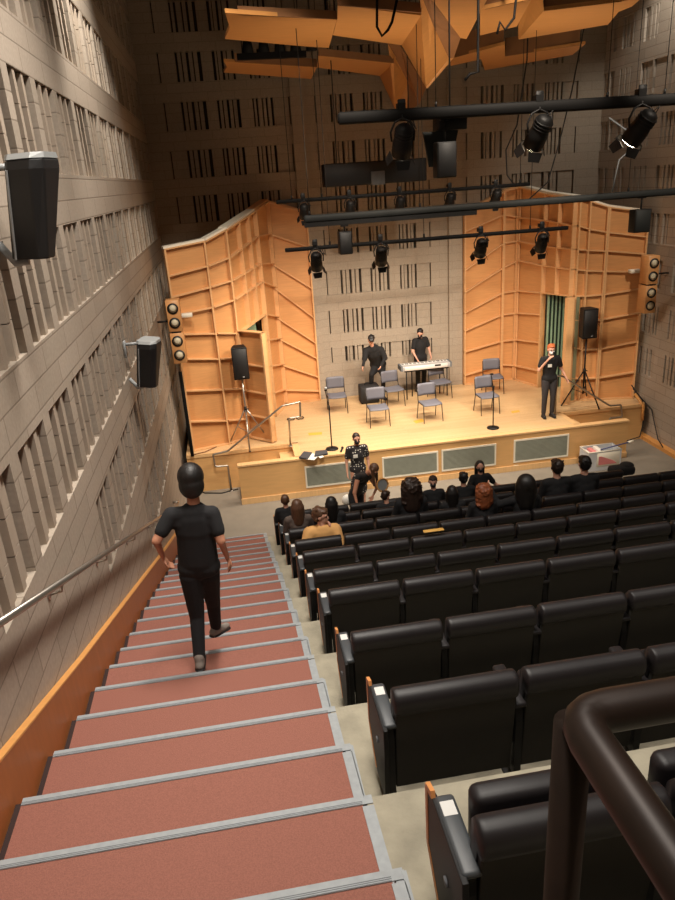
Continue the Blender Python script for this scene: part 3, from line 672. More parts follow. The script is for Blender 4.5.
# ------------------------------------------------------------------ tripod speakers
def tripod_speaker(px, py0, py1, w, base, Y, m, lab1, lab2, turn):
    top = aty(px[0], py0, Y); bot = aty(px[1], py1, Y); x = base.x; zt, zb = top.z, bot.z
    s = thing('speaker_stand', lab1, 'stand', (x, Y, HS))
    b = MB(); b.tube([(x, Y, HS+.28), (x, Y, zb+.06)], .02, 10); b.build('pole', m, s)
    b = MB(); b.tube([(x, Y, HS+.78), (x, Y, HS+.9)], .034, 10); c = b.build('collar', 'blackm', s)
    b = MB(); b.tube([(x+.02, Y, HS+.84), (x+.075, Y, HS+.84)], .014, 8); b.build('knob', 'blackm', c)
    for k in range(3):
        t = turn+k*2*PI/3; f = V((x+.5*math.cos(t), Y+.5*math.sin(t), HS+.02)); b = MB(); b.tube([(x+.03*math.cos(t), Y+.03*math.sin(t), HS+.82), f], .016, 8); l = b.build('leg', m, s)
        mm = V((x+.27*math.cos(t), Y+.27*math.sin(t), HS+.42)); b = MB(); b.beam((x, Y, HS+.3), mm, .02, .012); b.build('brace', m, l)
        b = MB(); b.ell(f, (.025, .025, .02), 8, 6); b.build('rubber_foot', 'blackm', l)
    r = thing('stage_speaker', lab2, 'speaker', (x, Y, zb))
    b = MB(); b.hexa([(x-w/2, Y-.16, zb), (x+w/2, Y-.16, zb), (x+w/2*.7, Y+.16, zb), (x-w/2*.7, Y+.16, zb), (x-w/2, Y-.16, zt), (x+w/2, Y-.16, zt), (x+w/2*.7, Y+.16, zt), (x-w/2*.7, Y+.16, zt)]); b.build('cabinet', 'blackm', r, bevel=.015)
    b = MB(); b.rbox((x-w/2+.02, Y-.172, zb+.03), (x+w/2-.02, Y-.158, zt-.03), .005, 1); g = b.build('grille', 'spkgrille', r)
    b = MB(); b.rbox((x+.02, Y-.178, zb+.05), (x+.06, Y-.171, zb+.07), .002, 1); b.build('badge', 'greyp', g)
q = atz(247, 441, HS)
tripod_speaker((240,241), 346, 378, .34, V((aty(241, 378, 15.25).x+.02, 0, 0)), 15.15, 'silver', 'silver tripod stand carrying the left stage speaker', 'black stage speaker on the silver tripod in front of the left shell tower', .5)
tripod_speaker((587,586), 308, 337.5, .36, V((aty(586.5, 338, 15.3).x, 0, 0)), 15.3, 'blackm', 'black tripod stand carrying the right stage speaker', 'black stage speaker on the black tripod in front of the right shell tower', .9)
# ------------------------------------------------------------------ music chairs
def music_chair():
    r = thing('music_chair', 'x', 'chair')      # faces -y
    b = MB(); vs_ = []; w = .225
    for j, y in enumerate((-.21, -.17, .0, .18, .2)):
        for i in range(7): vs_.append((-w+2*w*i/6, y, .455-.012*math.cos((i-3)/3*PI/2)+(.004 if j else -.018)))
    n = len(vs_); vs2 = [(x, y, z-.018) for x, y, z in vs_]; fs = []
    for j in range(4):
        for i in range(6): a = j*7+i; fs += [(a, a+1, a+8, a+7), (n+a+7, n+a+8, n+a+1, n+a)]
    rim = [i for i in range(7)]+[7*j+6 for j in range(1, 5)]+[28+i for i in range(5, -1, -1)]+[7*j for j in range(3, 0, -1)]
    for i in range(len(rim)): a, c = rim[i], rim[(i+1) % len(rim)]; fs.append((a, n+a, n+c, c))
    b.add(vs_+vs2, fs, True); b.build('seat', 'plastic', r, world=False, bevel=0)
    b = MB(); vs_ = []
    for j in range(6):
        z = .56+.29*j/5
        for i in range(7):
            x = -.22+.44*i/6; e = .02 if j in (0, 5) and i in (0, 6) else 0
            vs_.append((x*(1-e*2), .205+.06*(z-.5)+.035*math.sin(PI*i/6), z))
    n = len(vs_); vs2 = [(x, y+.016, z) for x, y, z in vs_]; fs = []
    for j in range(5):
        for i in range(6): a = j*7+i; fs += [(a, a+1, a+8, a+7), (n+a+7, n+a+8, n+a+1, n+a)]
    rim = [i for i in range(7)]+[7*j+6 for j in range(1, 6)]+[35+i for i in range(5, -1, -1)]+[7*j for j in range(4, 0, -1)]
    for i in range(len(rim)): a, c = rim[i], rim[(i+1) % len(rim)]; fs.append((a, n+a, n+c, c))
    b.add(vs_+vs2, fs, True); b.build('backrest', 'plastic', r, world=False)
    for s in (-1, 1):
        b = MB(); b.tube([(s*.235, -.22, .012), (s*.225, -.17, .43), (s*.22, -.12, .435)], .011, 8); b.build('front_leg', 'chrome', r, world=False)
        b = MB(); b.tube([(s*.235, .25, .012), (s*.225, .17, .43), (s*.222, .205, .56), (s*.222, .235, .8)], .011, 8); b.build('rear_leg', 'chrome', r, world=False)
        b = MB(); b.tube([(s*.224, -.15, .432), (s*.224, .17, .432)], .01, 8); b.build('side_rail', 'chrome', r, world=False)
    return r
ch0 = music_chair(); index_tree()
CH = [(337, 412, 16.8, -.05, 'farthest left on the stage, near the left shell tower edge'), (378, 427, 15.5, 0, 'at the front left of the chairs, nearest the left microphone stand'),
      (393, 405, 16.85, .15, 'behind the front left chair, by the keyboard end'), (430, 421, 15.42, .1, 'at the front middle, in line with the keyboard'),
      (440, 395, 17.05, .2, 'directly in front of the keyboard player'), (487, 414, 15.5, .06, 'at the front right, behind the right microphone stand'), (493, 390, 17.0, -.12, 'farthest right and back, near the right shell tower')]
for i, (px, py, Y, rz, t) in enumerate(CH):
    o = ch0 if i == 0 else copy_tree(ch0)
    o.location = (px_x(px, Y, HS+.3), Y, HS+.001); o.rotation_euler = (0, 0, rz)
    o['label'] = 'grey music chair '+t; o['group'] = 'empty music chairs on the stage'; o['category'] = 'chair'
# ------------------------------------------------------------------ microphone stands
def mic_stand(px, py, topx, topy, lab):
    p = atz(px, py, HS); t = aty(topx, topy, p.y)
    r = thing('microphone_stand', lab, 'microphone stand', (p.x, p.y, HS))
    b = MB(); b.tube([(p.x, p.y, HS+.001), (p.x, p.y, HS+.022), (p.x, p.y, HS+.04)], [.14, .13, .03], 24); b.build('round_base', 'blackm', r)
    b = MB(); b.tube([(p.x, p.y, HS+.03), (p.x, p.y, HS+.95)], .014, 8); b.tube([(p.x, p.y, HS+.93), (t.x, p.y, t.z-.06)], .009, 8); b.build('pole', 'blackm', r)
    b = MB(); b.tube([(p.x, p.y, HS+.9), (p.x, p.y, HS+.99)], .02, 8); b.build('clutch', 'blackm', r)
    b = MB(); b.tube([(t.x, p.y+.03, t.z-.06), (t.x, p.y-.1, t.z-.02)], .02, 8); b.build('clip', 'blackm', r)
    return t, p
t, p = mic_stand(332, 449, 325, 388, 'black round based microphone stand with microphone at the front left of the stage')
b = MB(); b.tube([(t.x, p.y+.06, t.z-.03), (t.x, p.y-.1, t.z+.02)], [.012, .018], 10); b.ell((t.x, p.y-.13, t.z+.03), (.03, .035, .03), 10, 8); tag(b.build('microphone', 'greyp'), 'grey microphone clipped to the top of the left stand', 'microphone')
mic_stand(493, 428, 491, 372, 'thin black round based microphone stand at the front right of the stage')
# ------------------------------------------------------------------ keyboard
kz = 1.7; Yk = 17.15
kx0, kx1 = px_x(401, Yk, kz), px_x(452, Yk, kz)
r = thing('stage_keyboard', 'long silver electronic keyboard on its stand at the back of the stage', 'keyboard', ((kx0+kx1)/2, Yk, kz))
b = MB(); b.rbox((kx0, Yk, kz-.03), (kx1, Yk+.34, kz+.09), .015, 2); b.build('body', 'kgrey', r)
b = MB(); b.rbox((kx0+.1, Yk-.012, kz-.02), (kx1-.12, Yk+.005, kz+.085), .004, 1); b.build('back_plate', 'kwhite', r)
b = MB(); b.rbox((kx0+.06, Yk+.18, kz+.089), (kx1-.06, Yk+.335, kz+.1), .003, 1); ky = b.build('white_keys', 'kwhite', r)
b = MB(); n = 40
for i in range(n):
    if i % 7 in (2, 6): continue
    x = kx0+.08+(kx1-kx0-.16)*i/n; b.box((x, Yk+.18, kz+.1), (x+.014, Yk+.27, kz+.108))
b.build('black_keys', 'blackm', ky)
q = px_x(437, Yk, kz); b = MB(); b.rbox((q-.06, Yk-.016, kz+.03), (q+.1, Yk-.01, kz+.075), .003, 1); b.build('display', 'blackm', r)
b = MB(); b.box((kx0, Yk-.005, kz-.03), (kx0+.05, Yk+.345, kz+.1)); b.box((kx1-.05, Yk-.005, kz-.03), (kx1, Yk+.345, kz+.1)); b.build('end_cheek', 'nosedark', r)
r = thing('keyboard_stand', 'dark metal stand with thin legs under the silver keyboard', 'keyboard stand', ((kx0+kx1)/2, Yk, HS))
for x in (kx0+.15, kx0+.35, kx1-.25, kx1-.12):
    b = MB(); b.tube([(x, Yk+.05 if x in (kx0+.15, kx1-.12) else Yk+.28, HS+.001), (x, Yk+.05 if x in (kx0+.15, kx1-.12) else Yk+.28, kz-.06)], .016, 8); b.build('leg', 'blackm', r)
b = MB(); b.box((kx0+.1, Yk+.03, kz-.065), (kx1-.08, Yk+.06, kz-.035)); b.box((kx0+.1, Yk+.26, kz-.065), (kx1-.08, Yk+.29, kz-.035)); b.build('top_rails', 'blackm', r)
# amplifier held by the bending man
Ya = 17.2; a, c = aty(360, 373, Ya), aty(379, 388, Ya)
r = thing('amplifier_box', 'black boxy amplifier standing under the bending person at the back wall', 'amplifier', ((a.x+c.x)/2, Ya, HS))
b = MB(); b.rbox((a.x-.02, Ya-.02, HS+.02), (c.x, Ya+.32, HS+.48), .03, 2); b.build('cabinet', 'case', r)
b = MB(); b.rbox((a.x+.03, Ya-.03, HS+.06), (c.x-.05, Ya-.015, HS+.44), .005, 1); b.build('grille', 'spkgrille', r)
b = MB()
for x in (a.x+.03, c.x-.06):
    for y in (Ya+.03, Ya+.27): b.cyl((x, y, HS+.001), .02, .022, 8)
b.build('feet', 'blackm', r)
b = MB(); b.tube([(a.x+.12, Ya+.15, HS+.475), (a.x+.15, Ya+.15, HS+.52), (c.x-.17, Ya+.15, HS+.52), (c.x-.14, Ya+.15, HS+.475)], .012, 6); b.build('handle', 'blackm', r)
# ------------------------------------------------------------------ small things on the stage edge
def flat(name, m, pts, z, t, label, cat, edge=None):
    P = [atz(x, y, z) for x, y in pts]; b = MB(); b.prism(P, (0, 0, t)); return tag(b.build(name, m), label, cat)
flat('closed_book', 'book', [(299,458.5),(304,452.5),(312,453.5),(308,459.5)], HS+.003, .03, 'dark grey book lying at the left end of the stage edge', 'book')
flat('paper_sheet', 'paper', [(306,459.3),(312,453),(319,455.5),(314,460.2)], HS+.006, .003, 'crumpled white sheet lying between the two dark books on the stage edge', 'paper')
flat('paper_sheet', 'paper', [(318,456.2),(322,455),(324,457),(320,458.2)], HS+.006, .003, 'small white slip of paper lying against the right dark book', 'paper')
flat('closed_book', 'book', [(314.5,457),(315.5,452),(327,451),(328,454.6)], HS+.01, .03, 'dark grey book with white corner lying nearer the microphone stand', 'book')
q = atz(341, 450.5, HS); b = MB(); b.tube([(q.x-.02, q.y-.12, HS+.03), (q.x+.03, q.y+.03, HS+.03)], [.018, .02], 10); b.ell((q.x+.045, q.y+.08, HS+.03), (.03, .04, .028), 10, 8); tag(b.build('handheld_microphone', 'blackm'), 'black handheld microphone lying on the stage edge right of the left stand', 'microphone')
for pts, lab in (([(308,433),(322,432),(322,434.5),(309,435.5)], 'worn yellow floor tape mark behind the left microphone stand'), ([(413,421),(422,418.5),(425,421.5),(416,423.5)], 'worn yellow floor tape mark beside the front middle chair'), ([(511,411.3),(519,410),(520,412),(512,413.2)], 'small yellow floor tape mark right of the right microphone stand')):
    flat('floor_tape', 'tape', pts, HS+.0005, .0015, lab, 'tape')
# ------------------------------------------------------------------ hand rails
def railing(name, m, pts, r_, label, feet=()):
    o = thing(name, label, 'handrail', feet[0] if feet else pts[0])
    return o
def pipe(name, root, pts, r_, m):
    # round the corners a little
    P = [V(p) for p in pts]; Q = [P[0]]
    for i in range(1, len(P)-1):
        a = (P[i-1]-P[i]); c = (P[i+1]-P[i]); k = min(r_*1.6, a.length*.3, c.length*.3); a.normalize(); c.normalize()
        A_, C_ = P[i]+a*k, P[i]+c*k
        for t in (0, .25, .5, .75, 1): Q.append(A_*(1-t)**2+P[i]*2*t*(1-t)+C_*t*t)
    Q.append(P[-1]); b = MB(); b.tube(Q, r_, 14); return b.build(name, m, root)
Yh = 14.75
def L(x, y, Y=None): return aty(x, y, Y or Yh)
foot = L(231, 488); 
r = thing('stair_handrail', 'bent steel handrail of the left stage steps below the silver tripod', 'handrail', (foot.x, Yh, 0))
P = [(foot.x, Yh, .002), L(228, 465.5), L(215.5, 466.7), L(213, 454.5), L(227.8, 451), L(282, 406), L(300, 402), L(300.5, 416.7), L(289, 418.3), (L(290,440).x, Yh, HS+.002)]
pipe('rail', r, P, .022, 'rail')
b = MB(); b.cyl((foot.x, Yh, .001), .05, .012, 14); b.build('floor_flange', 'rail', r)
b = MB(); b.cyl((P[-1][0], Yh, HS+.001), .045, .012, 14); b.build('stage_flange', 'rail', r)
P = [L(562,376,14.8), L(582,388.7,14.8), L(610,405.8,14.8), L(621,404.8,14.8), L(622,417,14.8), L(610,418,14.8)]
r = thing('stair_handrail', 'bent steel handrail of the right stage steps beside the black tripod', 'handrail', (P[-1].x, 14.8, 0))
P = [(P[0].x-.12, 14.8, HS+.002), (P[0].x-.12, 14.8, P[0].z+.02)]+P+[(P[-1].x, 14.8, .002)]
pipe('rail', r, P, .022, 'rail')
b = MB(); b.cyl((P[-1][0], 14.8, .001), .05, .012, 14); b.build('floor_flange', 'rail', r)
# wall handrail
xr = XW+.1
def rz_(y): return 4.33-(y-3.4)*.384
r = thing('wall_handrail', 'long satin steel handrail fixed along the left wall above the steps', 'handrail', (XW, 6, rz_(6)))
pipe('rail', r, [(xr, 1.0, rz_(1.0)), (xr, 11.9, rz_(11.9)), (xr, 12.2, rz_(12.2)+.06), (XW+.005, 12.2, rz_(12.2)+.06)], .024, 'rail')
for y in (1.6, 3.1, 4.55, 6.0, 7.5, 9.0, 10.5, 11.7):
    b = MB(); b.tube([(xr, y, rz_(y)-.02), (xr-.005, y, rz_(y)-.07), (XW+.002, y, rz_(y)-.085)], .009, 8); b.tube([(XW+.001, y, rz_(y)-.085), (XW+.008, y, rz_(y)-.085)], .035, 14); b.build('bracket', 'rail', r)
# camera side guard rail
C_ = EYE+ray(574, 716)*.95
r = thing('guard_rail', 'brown patinated thick pipe guard rail at the lower right corner, nearest the camera', 'guard rail', (C_.x, C_.y, ZTOP))
pipe('corner_rail', r, [(C_.x+2.6, C_.y, C_.z), (C_.x, C_.y, C_.z), (C_.x, -.8, C_.z)], .029, 'brown')
b = MB(); b.tube([(C_.x, C_.y, zs(22)+.001), (C_.x, C_.y, C_.z-.01)], .026, 16); b.build('post', 'brown', r)
b = MB(); b.tube([(C_.x, -.8, ZTOP+.002), (C_.x, -.8, C_.z)], .026, 16); b.build('post', 'brown', r)
b = MB(); b.tube([(C_.x+2.6, C_.y, zs(22)+.001), (C_.x+2.6, C_.y, C_.z)], .026, 16); b.build('post', 'brown', r)
# ------------------------------------------------------------------ storage bin and things by the right stage end
Yb = 13.5; bx0, bx1 = px_x(586, Yb, .3), px_x(619, Yb, .3)
r = thing('storage_bin', 'open pale plastic bin of papers on the floor before the right stage end', 'storage bin', ((bx0+bx1)/2, Yb, 0))
b = MB(); W = .012; z1 = .45; y0, y1 = Yb-.1, Yb+.3
b.box((bx0,y0,.001),(bx1,y1,.02)); b.box((bx0,y0,.02),(bx1,y0+W,z1)); b.box((bx0,y1-W,.02),(bx1,y1,z1)); b.box((bx0,y0+W,.02),(bx0+W,y1-W,z1)); b.box((bx1-W,y0+W,.02),(bx1,y1-W,z1)); b.build('tub', 'clearbin', r)
b = MB(); b.tube([(bx0,y0,z1),(bx1,y0,z1),(bx1,y1,z1),(bx0,y1,z1),(bx0,y0,z1)], .014, 6); b.build('rim', 'white', r)
b = MB(); b.rbox((bx0+.2, y0-.012, .1), (bx1-.04, y0-.002, .42), .004, 1); pk = b.build('side_picture', 'white', r)
b = MB(); b.prism([(bx0+.24, y0-.016, .14), (bx1-.1, y0-.016, .14), (bx1-.2, y0-.016, .22), (bx0+.3, y0-.016, .34), (bx0+.24, y0-.016, .34)], (0, .004, 0)); b.build('pink_patch', 'pink', pk)
for i in range(3):
    b = MB(); b.rbox((bx0+.03+i*.12, y0+.05, .03), (bx0+.12+i*.12, y1-.05, .4+.03*i), .004, 1); tag(b.build('paper_folder', 'pink' if i == 1 else 'paper'), ['white folder standing leftmost inside the plastic bin', 'pink folder standing between the white ones inside the plastic bin', 'taller white folder standing rightmost inside the plastic bin'][i], 'folder')
P = [V((bx0+.3, Yb-.06, z1+.03)), V((px_x(632, Yb+.12, z1+.08), Yb+.12, z1+.06))]
r = thing('long_brush', 'long blue handled brush lying across the plastic bin, white end pointing right', 'brush', P[0])
b = MB(); b.tube(P, .014, 8); b.build('handle', 'blue', r)
b = MB(); b.tube([P[1]-(P[1]-P[0])*.12, P[1]+(P[1]-P[0])*.04], .028, 8); b.build('head', 'white', r)
# cables
for pts, zc, m, lab in (([(192,455),(205,452),(218,446),(226,442)], HS+.012, 'cord', 'brown cable lying on the left stage wing beside the tripod'),):
    b = MB(); b.tube([atz(x, y, zc) for x, y in pts], .012, 6); tag(b.build('floor_cable', m), lab, 'cable')
b = MB(); P = [atz(x, y, .014) for x, y in ((196,489),(205,493),(222,493),(238,489))]; b.tube(P, .014, 6); tag(b.build('floor_cable', 'cable'), 'black cable lying on the floor below the left stage wing', 'cable')
b = MB(); P = [aty(300,410,14.7), aty(306,406,14.7), aty(303,414,14.7)]
for i in range(3):
    q = V((.98+.05*i, 15.2+.06*i, HS+.3)); b = MB() if i == 0 else b
b = MB(); Y2 = 16.9
for k in range(2):
    a = px_x(291+9*k, 16.6, HS+.02); b.tube([(a+.09*math.cos(t*PI/6), 16.6+.09*math.sin(t*PI/6), HS+.016+.012*(t % 2)) for t in range(13)], .013, 6)
tag(b.build('cable_coil', 'cable'), 'small coils of black cable on the stage behind the left handrail', 'cable')
P = [V((9.25, 15.2, 1.3)), V((9.45, 15.0, .95)), V((9.48, 14.9, .5)), V((9.35, 14.8, .1)), V((8.9, 14.78, .016))]
b = MB(); b.tube(P, .013, 6); P2 = [V((9.3, 15.2, 1.2)), V((9.52, 14.7, .8)), V((9.5, 14.3, .2)), V((9.45, 14.0, .1))]; b.tube(P2, .013, 6); tag(b.build('hanging_cable', 'cable'), 'black cables drooping over the right stage wing down to the floor', 'cable')
b = MB(); b.tube([(9.3, 15.1, 1.1), (9.4, 14.86, .86), (9.4, 14.84, .5)], .035, 8); tag(b.build('cable_wrap', 'stringtop'), 'orange cable wrap hanging over the end of the right stage wing', 'cable wrap')
# ------------------------------------------------------------------ theatre seats
# local: x centred, back face at y=0, seat opens towards +y, floor z=0
def seat_proto(end, down):
    r = thing('theatre_seat', 'x', 'seat')
    w = .29
    b = MB(); b.hexa([(-w,.02,.13),(w,.02,.13),(w,.05,.13),(-w,.05,.13),(-w,-.045,.74),(w,-.045,.74),(w,-.01,.74),(-w,-.01,.74)]); b.build('back_panel', 'panel', r, world=False, bevel=.006)
    b = MB()   # padded cushion wrapping over the top
    prof = [(-.05,.70),(-.062,.73),(-.066,.78),(-.05,.822),(-.012,.84),(.03,.83),(.058,.79),(.068,.72),(.075,.6),(.09,.45),(.085,.3),(.055,.27),(.045,.3),(-.005,.70)]
    n = len(prof); xs = [(-w-.004, .9), (-w+.004, .975), (-w+.02, 1), (w-.02, 1), (w-.004, .975), (w+.004, .9)]
    cx = sum(p[0] for p in prof)/n; cz = .62; vs_ = []
    for x, k in xs: vs_ += [(x, cx+(y-cx)*k, cz+(z-cz)*(1-(1-k)*.25)) for y, z in prof]
    fs = [tuple(range(n)), tuple(range(5*n, 6*n))[::-1]]
    for j in range(5):
        for i in range(n): fs.append((j*n+i, j*n+(i+1) % n, (j+1)*n+(i+1) % n, (j+1)*n+i))
    b.add(vs_, fs, True); b.build('back_cushion', 'vinyl', r, world=False)
    if down:
        b = MB(); b.rbox((-.255,.11,.38),(.255,.55,.48),.035,3)
        b.build('seat_pad', 'vinyl', r, world=False)
    else:
        b = MB(); b.rbox((-.255,.125,.36),(.255,.225,.66),.035,3); sp = b.build('seat_pad', 'vinyl', r, world=False)
    for s in ((-1, 1) if end else (1,)):
        X = s*.315
        b = MB(); b.prism([(X-.018, -.01, .1), (X-.018, .05, .1), (X-.018, .2, .58), (X-.018, .3, .585), (X-.018, .3, .6), (X-.018, -.0, .6), (X-.018, -.02, .5)], (.036,0,0)); b.tube([(X, .06, .01), (X, .06, .15)], .022, 8); b.rbox((X-.03, -.02, 0), (X+.03, .16, .015), .004, 1)
        sd = b.build('standard', 'blackm', r, world=False)
        b = MB(); b.rbox((X-.034, -.035, .6), (X+.034, .3, .635), .014, 2); ar = b.build('armrest', 'armpad' if s < 0 else 'vinyl', r, world=False)
    if end:
        X = -.355
        b = MB(); b.prism([(X, -.02, .09), (X, .2, .09), (X, .36, .3), (X, .36, .6), (X, .3, .625), (X, -.06, .625), (X, -.06, .5)], (.022,0,0)); ep = b.build('end_panel', 'blackm', r, world=False, bevel=.004)
        b = MB(); b.beam((X+.005, .37, .3), (X+.005, .37, .61), .03, .016, up=(1,0,0)); b.beam((X+.005, .37, .61), (X+.005, .3, .638), .03, .016, up=(1,0,0)); b.beam((X+.005, .21, .1), (X+.005, .37, .3), .03, .016, up=(1,0,0)); b.build('wood_edging', 'orangew', ep, world=False)
        b = MB(); b.box((-.338, .2, .6351), (-.292, .265, .6362)); b.build('sticker', 'label', r, world=False)
        b = MB(); b.cyl((X-.006, .12, .4), .02, .008, 12, 'x'); b.build('bolt', 'nosedark', ep, world=False)
    return r
PR = {(e, d): seat_proto(e, d) for e in (0, 1) for d in (0, 1)}
index_tree()
OBS = {10:(485,829), 9:(387,696), 8:(349,637), 7:(328,593), 6:(312,572.5), 5:(301.3,554), 4:(294,542.5), 3:(287,531), 2:(281,522), 1:(276,514.5)}
YBK_ROW = {k: atz(p[0], p[1], zs(2*k)+.785).y-.03 for k, p in OBS.items()}
X0 = {10:.57, 9:.55, 8:.51, 7:.5, 6:.465, 5:.445, 4:.42, 3:.40, 2:.37, 1:.33}
PITCH = {10:.71, 9:.70, 8:.665, 7:.65}
USED = set(); SEATS = {}
def seat_rows(occupied):
    for k in range(10, 0, -1):
        pit = PITCH.get(k, .632); n = 0
        while True:
            x = X0[k]+pit*(n+.5); Y = YBK_ROW[k]+.06; z = zs(2*k)
            pl = proj((x-pit/2, Y, z+.79))[0]
            if pl > 690 or x+pit/2 > (7.1 if k == 1 else 9.35): break
            occ = (k, n) in occupied
            key = (1 if n == 0 else 0, 1 if occ else 0)
            if key not in USED: o = PR[key]; USED.add(key)
            else: o = copy_tree(PR[key])
            o.location = (x, Y, z); s = pit/.632; o.scale = (s, 1, .945)
            row = 11-k
            rt = ('the row nearest the camera' if k == 10 else 'the front row by the stage' if k == 1 else 'the '+ORD[11-k]+' row from the camera')
            st_ = 'at the stairs end of ' if n == 0 else ORD[n+1]+' from the stairs in '
            o['label'] = ('occupied ' if occ else 'empty ')+'black seat '+st_+rt; o['category'] = 'seat'; o['group'] = 'black theatre seats in rows'
            SEATS[(k, n)] = o; n += 1
    for (k, n), o in SEATS.items():   # the row nearest the camera has its pads folded up higher
        if k == 10:
            for c in [q for q in bpy.data.objects if q.parent == o and q.name.startswith('seat_pad')]: c.location.z += .09; c.location.y += .02
    for key, o in PR.items():
        if key not in USED:
            for c in list(o.children_recursive)+[o]: bpy.data.objects.remove(c)
OCC = set()
# ------------------------------------------------------------------ people
X_, Y_, Z_ = V((1,0,0)), V((0,1,0)), V((0,0,1))
def hand(b, w, d, s, side, curl=.35, palm=None):
    """w wrist, d pointing direction, palm = direction the palm faces, side = direction towards the thumb"""
    d = V(d).normalized(); pn = V(palm) if palm else V((0,0,-1))
    pn = (pn-d*pn.dot(d)).normalized(); sd = V(side); sd = (sd-d*sd.dot(d)-pn*sd.dot(pn)).normalized()
    k = s
    pe = w+d*.085*k
    b.cap(w+d*.015*k, pe-d*.02*k, .03*k, .036*k, (pn, .5))
    for i, (o, L_) in enumerate(((.028, .07), (.01, .078), (-.01, .072), (-.027, .058))):
        a = w+d*.075*k+sd*o*k
        d1 = (d*math.cos(curl)+pn*math.sin(curl)).normalized(); m = a+d1*L_*.5*k
        d2 = (d*math.cos(curl*2.2)+pn*math.sin(curl*2.2)).normalized(); e = m+d2*L_*.5*k
        b.cap(a, m, .0095*k, .0088*k, n=8); b.cap(m, e, .0088*k, .0072*k, n=8)
    a = w+d*.03*k+sd*.028*k; m = a+(d*.6+sd*.7+pn*.25).normalized()*.035*k; e = m+(d*.85+sd*.25+pn*.3).normalized()*.03*k
    b.cap(a, m, .012*k, .0105*k, n=8); b.cap(m, e, .0105*k, .008*k, n=8)
def person(label, J, s=1., face=(0,-1,0), up=(0,0,1), hair='hairdk', style='short', top='blackc', sleeve='short', legs='blackt', skin='skin', shoes='shoed', mask=None,
           vox=.014, tilt=None, root=None, fit=1., hands=True, curls=None, skirt=False, handdir=None, hood=False, glasses=False, badge=False, palms=None, bulk=1.14, shirtlen=.0, loose=0):
    f = V(face).normalized(); u = V(up); u = (u-f*u.dot(f)).normalized(); rt = f.cross(u)     # person's right-hand side
    J = {k: V(v) for k, v in J.items()}
    base = root or V((J['pelvis'].x, J['pelvis'].y, min(J['aL'].z, J['aR'].z)-.07*s))
    R = thing('person', label, 'person', base)
    H = J['head']; hd = s
    across = (J['sR']-J['sL']).normalized(); spine = (J['chest']-J['pelvis']).normalized(); fr = across.cross(spine).normalized()
    def limbs(b, k=0., legs_=True, arms=True, fore=True, ul=1., shin=1.):
        for q in 'LR':
            if arms:
                S_, E_, W_ = J['s'+q], J['e'+q], J['w'+q]
                b.cap(S_, S_+(E_-S_)*ul, (.05*bulk+k)*s, ((.042+(1-ul)*.006)*bulk+k)*s)
                if fore: b.cap(E_, W_, (.04+k)*s, (.027+k)*s)
            if legs_:
                b.cap(J['h'+q], J['k'+q], (.083*bulk+k)*s, (.056+k)*s); e = J['k'+q]+(J['a'+q]-J['k'+q])*shin; b.cap(J['k'+q], e, (.055+k)*s, (.042+k)*s)
                mid = J['k'+q]*.68+J['a'+q]*.32; 
                if shin == 1.: b.cap(mid, mid+(e-mid)*.2, (.056+k)*s, (.05+k)*s)
    def torso(b, k=0., waist=True):
        P_, C_, N_ = J['pelvis'], J['chest'], J['neck']; m = P_*.5+C_*.5
        b.cap(P_-across*.065*s, P_+across*.065*s, (.1*bulk+k)*s, (.1*bulk+k)*s, (fr, .95))
        b.cap(P_, m, (.128*bulk+k)*s, (.118*bulk+k)*s, (fr, .72)); b.cap(m, C_, (.12*bulk+k)*s, (.145*bulk+k)*s, (fr, .72))
        b.cap(C_, C_+(N_-C_)*.45, (.145*bulk+k)*s, (.12*bulk+k)*s, (fr, .68))
        b.cap(J['sL']+across*.03*s, J['sR']-across*.03*s, (.056*bulk+k)*s, (.056*bulk+k)*s)
        b.cap(J['sL']*.5+C_*.5, J['sR']*.5+C_*.5, (.08*bulk+k)*s, (.08*bulk+k)*s, (fr, .9))
    # one continuous body
    b = MB(); torso(b, -.012); limbs(b, -.006)
    b.cap(J['neck']-spine*.03*s, J['neck']*.35+H*.65-f*.01*s, .056*s, .05*s)
    RM = Matrix((rt, f, u)).transposed()
    def hp(x, y, z): return H+(rt*x+f*y+u*z)*hd
    b.ell(hp(0,-.012,.025), (.076*hd, .094*hd, .092*hd), 18, 12, RM)
    b.ell(hp(0,.018,-.045), (.056*hd, .068*hd, .068*hd), 16, 10, RM)
    b.ell(hp(0,.06,-.085), (.024*hd, .022*hd, .02*hd), 10, 8, RM)
    b.cap(hp(0,.08,.015), hp(0,.1,-.022), .009*hd, .0135*hd, n=8)
    b.cap(hp(-.022,.086,-.058), hp(.022,.086,-.058), .0075*hd, .0075*hd, n=8)
    b.cap(hp(-.05,.072,.03), hp(.05,.072,.03), .011*hd, .011*hd, n=8)
    for q in (-1, 1): b.ell(hp(q*.078,-.005,-.005), (.01*hd, .02*hd, .032*hd), 8, 8, RM)
    if hands:
        for q in 'LR':
            d = (J['w'+q]-J['e'+q]).normalized()
            if handdir and q in handdir: d = V(handdir[q])
            sd = fr+across*(.2 if q == 'L' else -.2); pm = (palms or {}).get(q, across*(1 if q == 'L' else -1))
            if abs(d.dot(sd.normalized())) > .9: sd = Z_
            hand(b, J['w'+q], d, s*1.02, sd, .35, pm)
    for q in 'LR':
        b.cap(J['a'+q], J['a'+q]-Z_*.03*s, .034*s, .026*s)
    b.build('body', skin, R, remesh=vox*.8, smooth=3)
    # eyes
    for q in (-1, 1):
        e = MB(); e.ell(hp(q*.03,.083,.008), (.0105*hd, .007*hd, .008*hd), 8, 6, RM); e.build('eye', 'eye', R)
    # clothes
    b = MB(); torso(b, .008*fit)
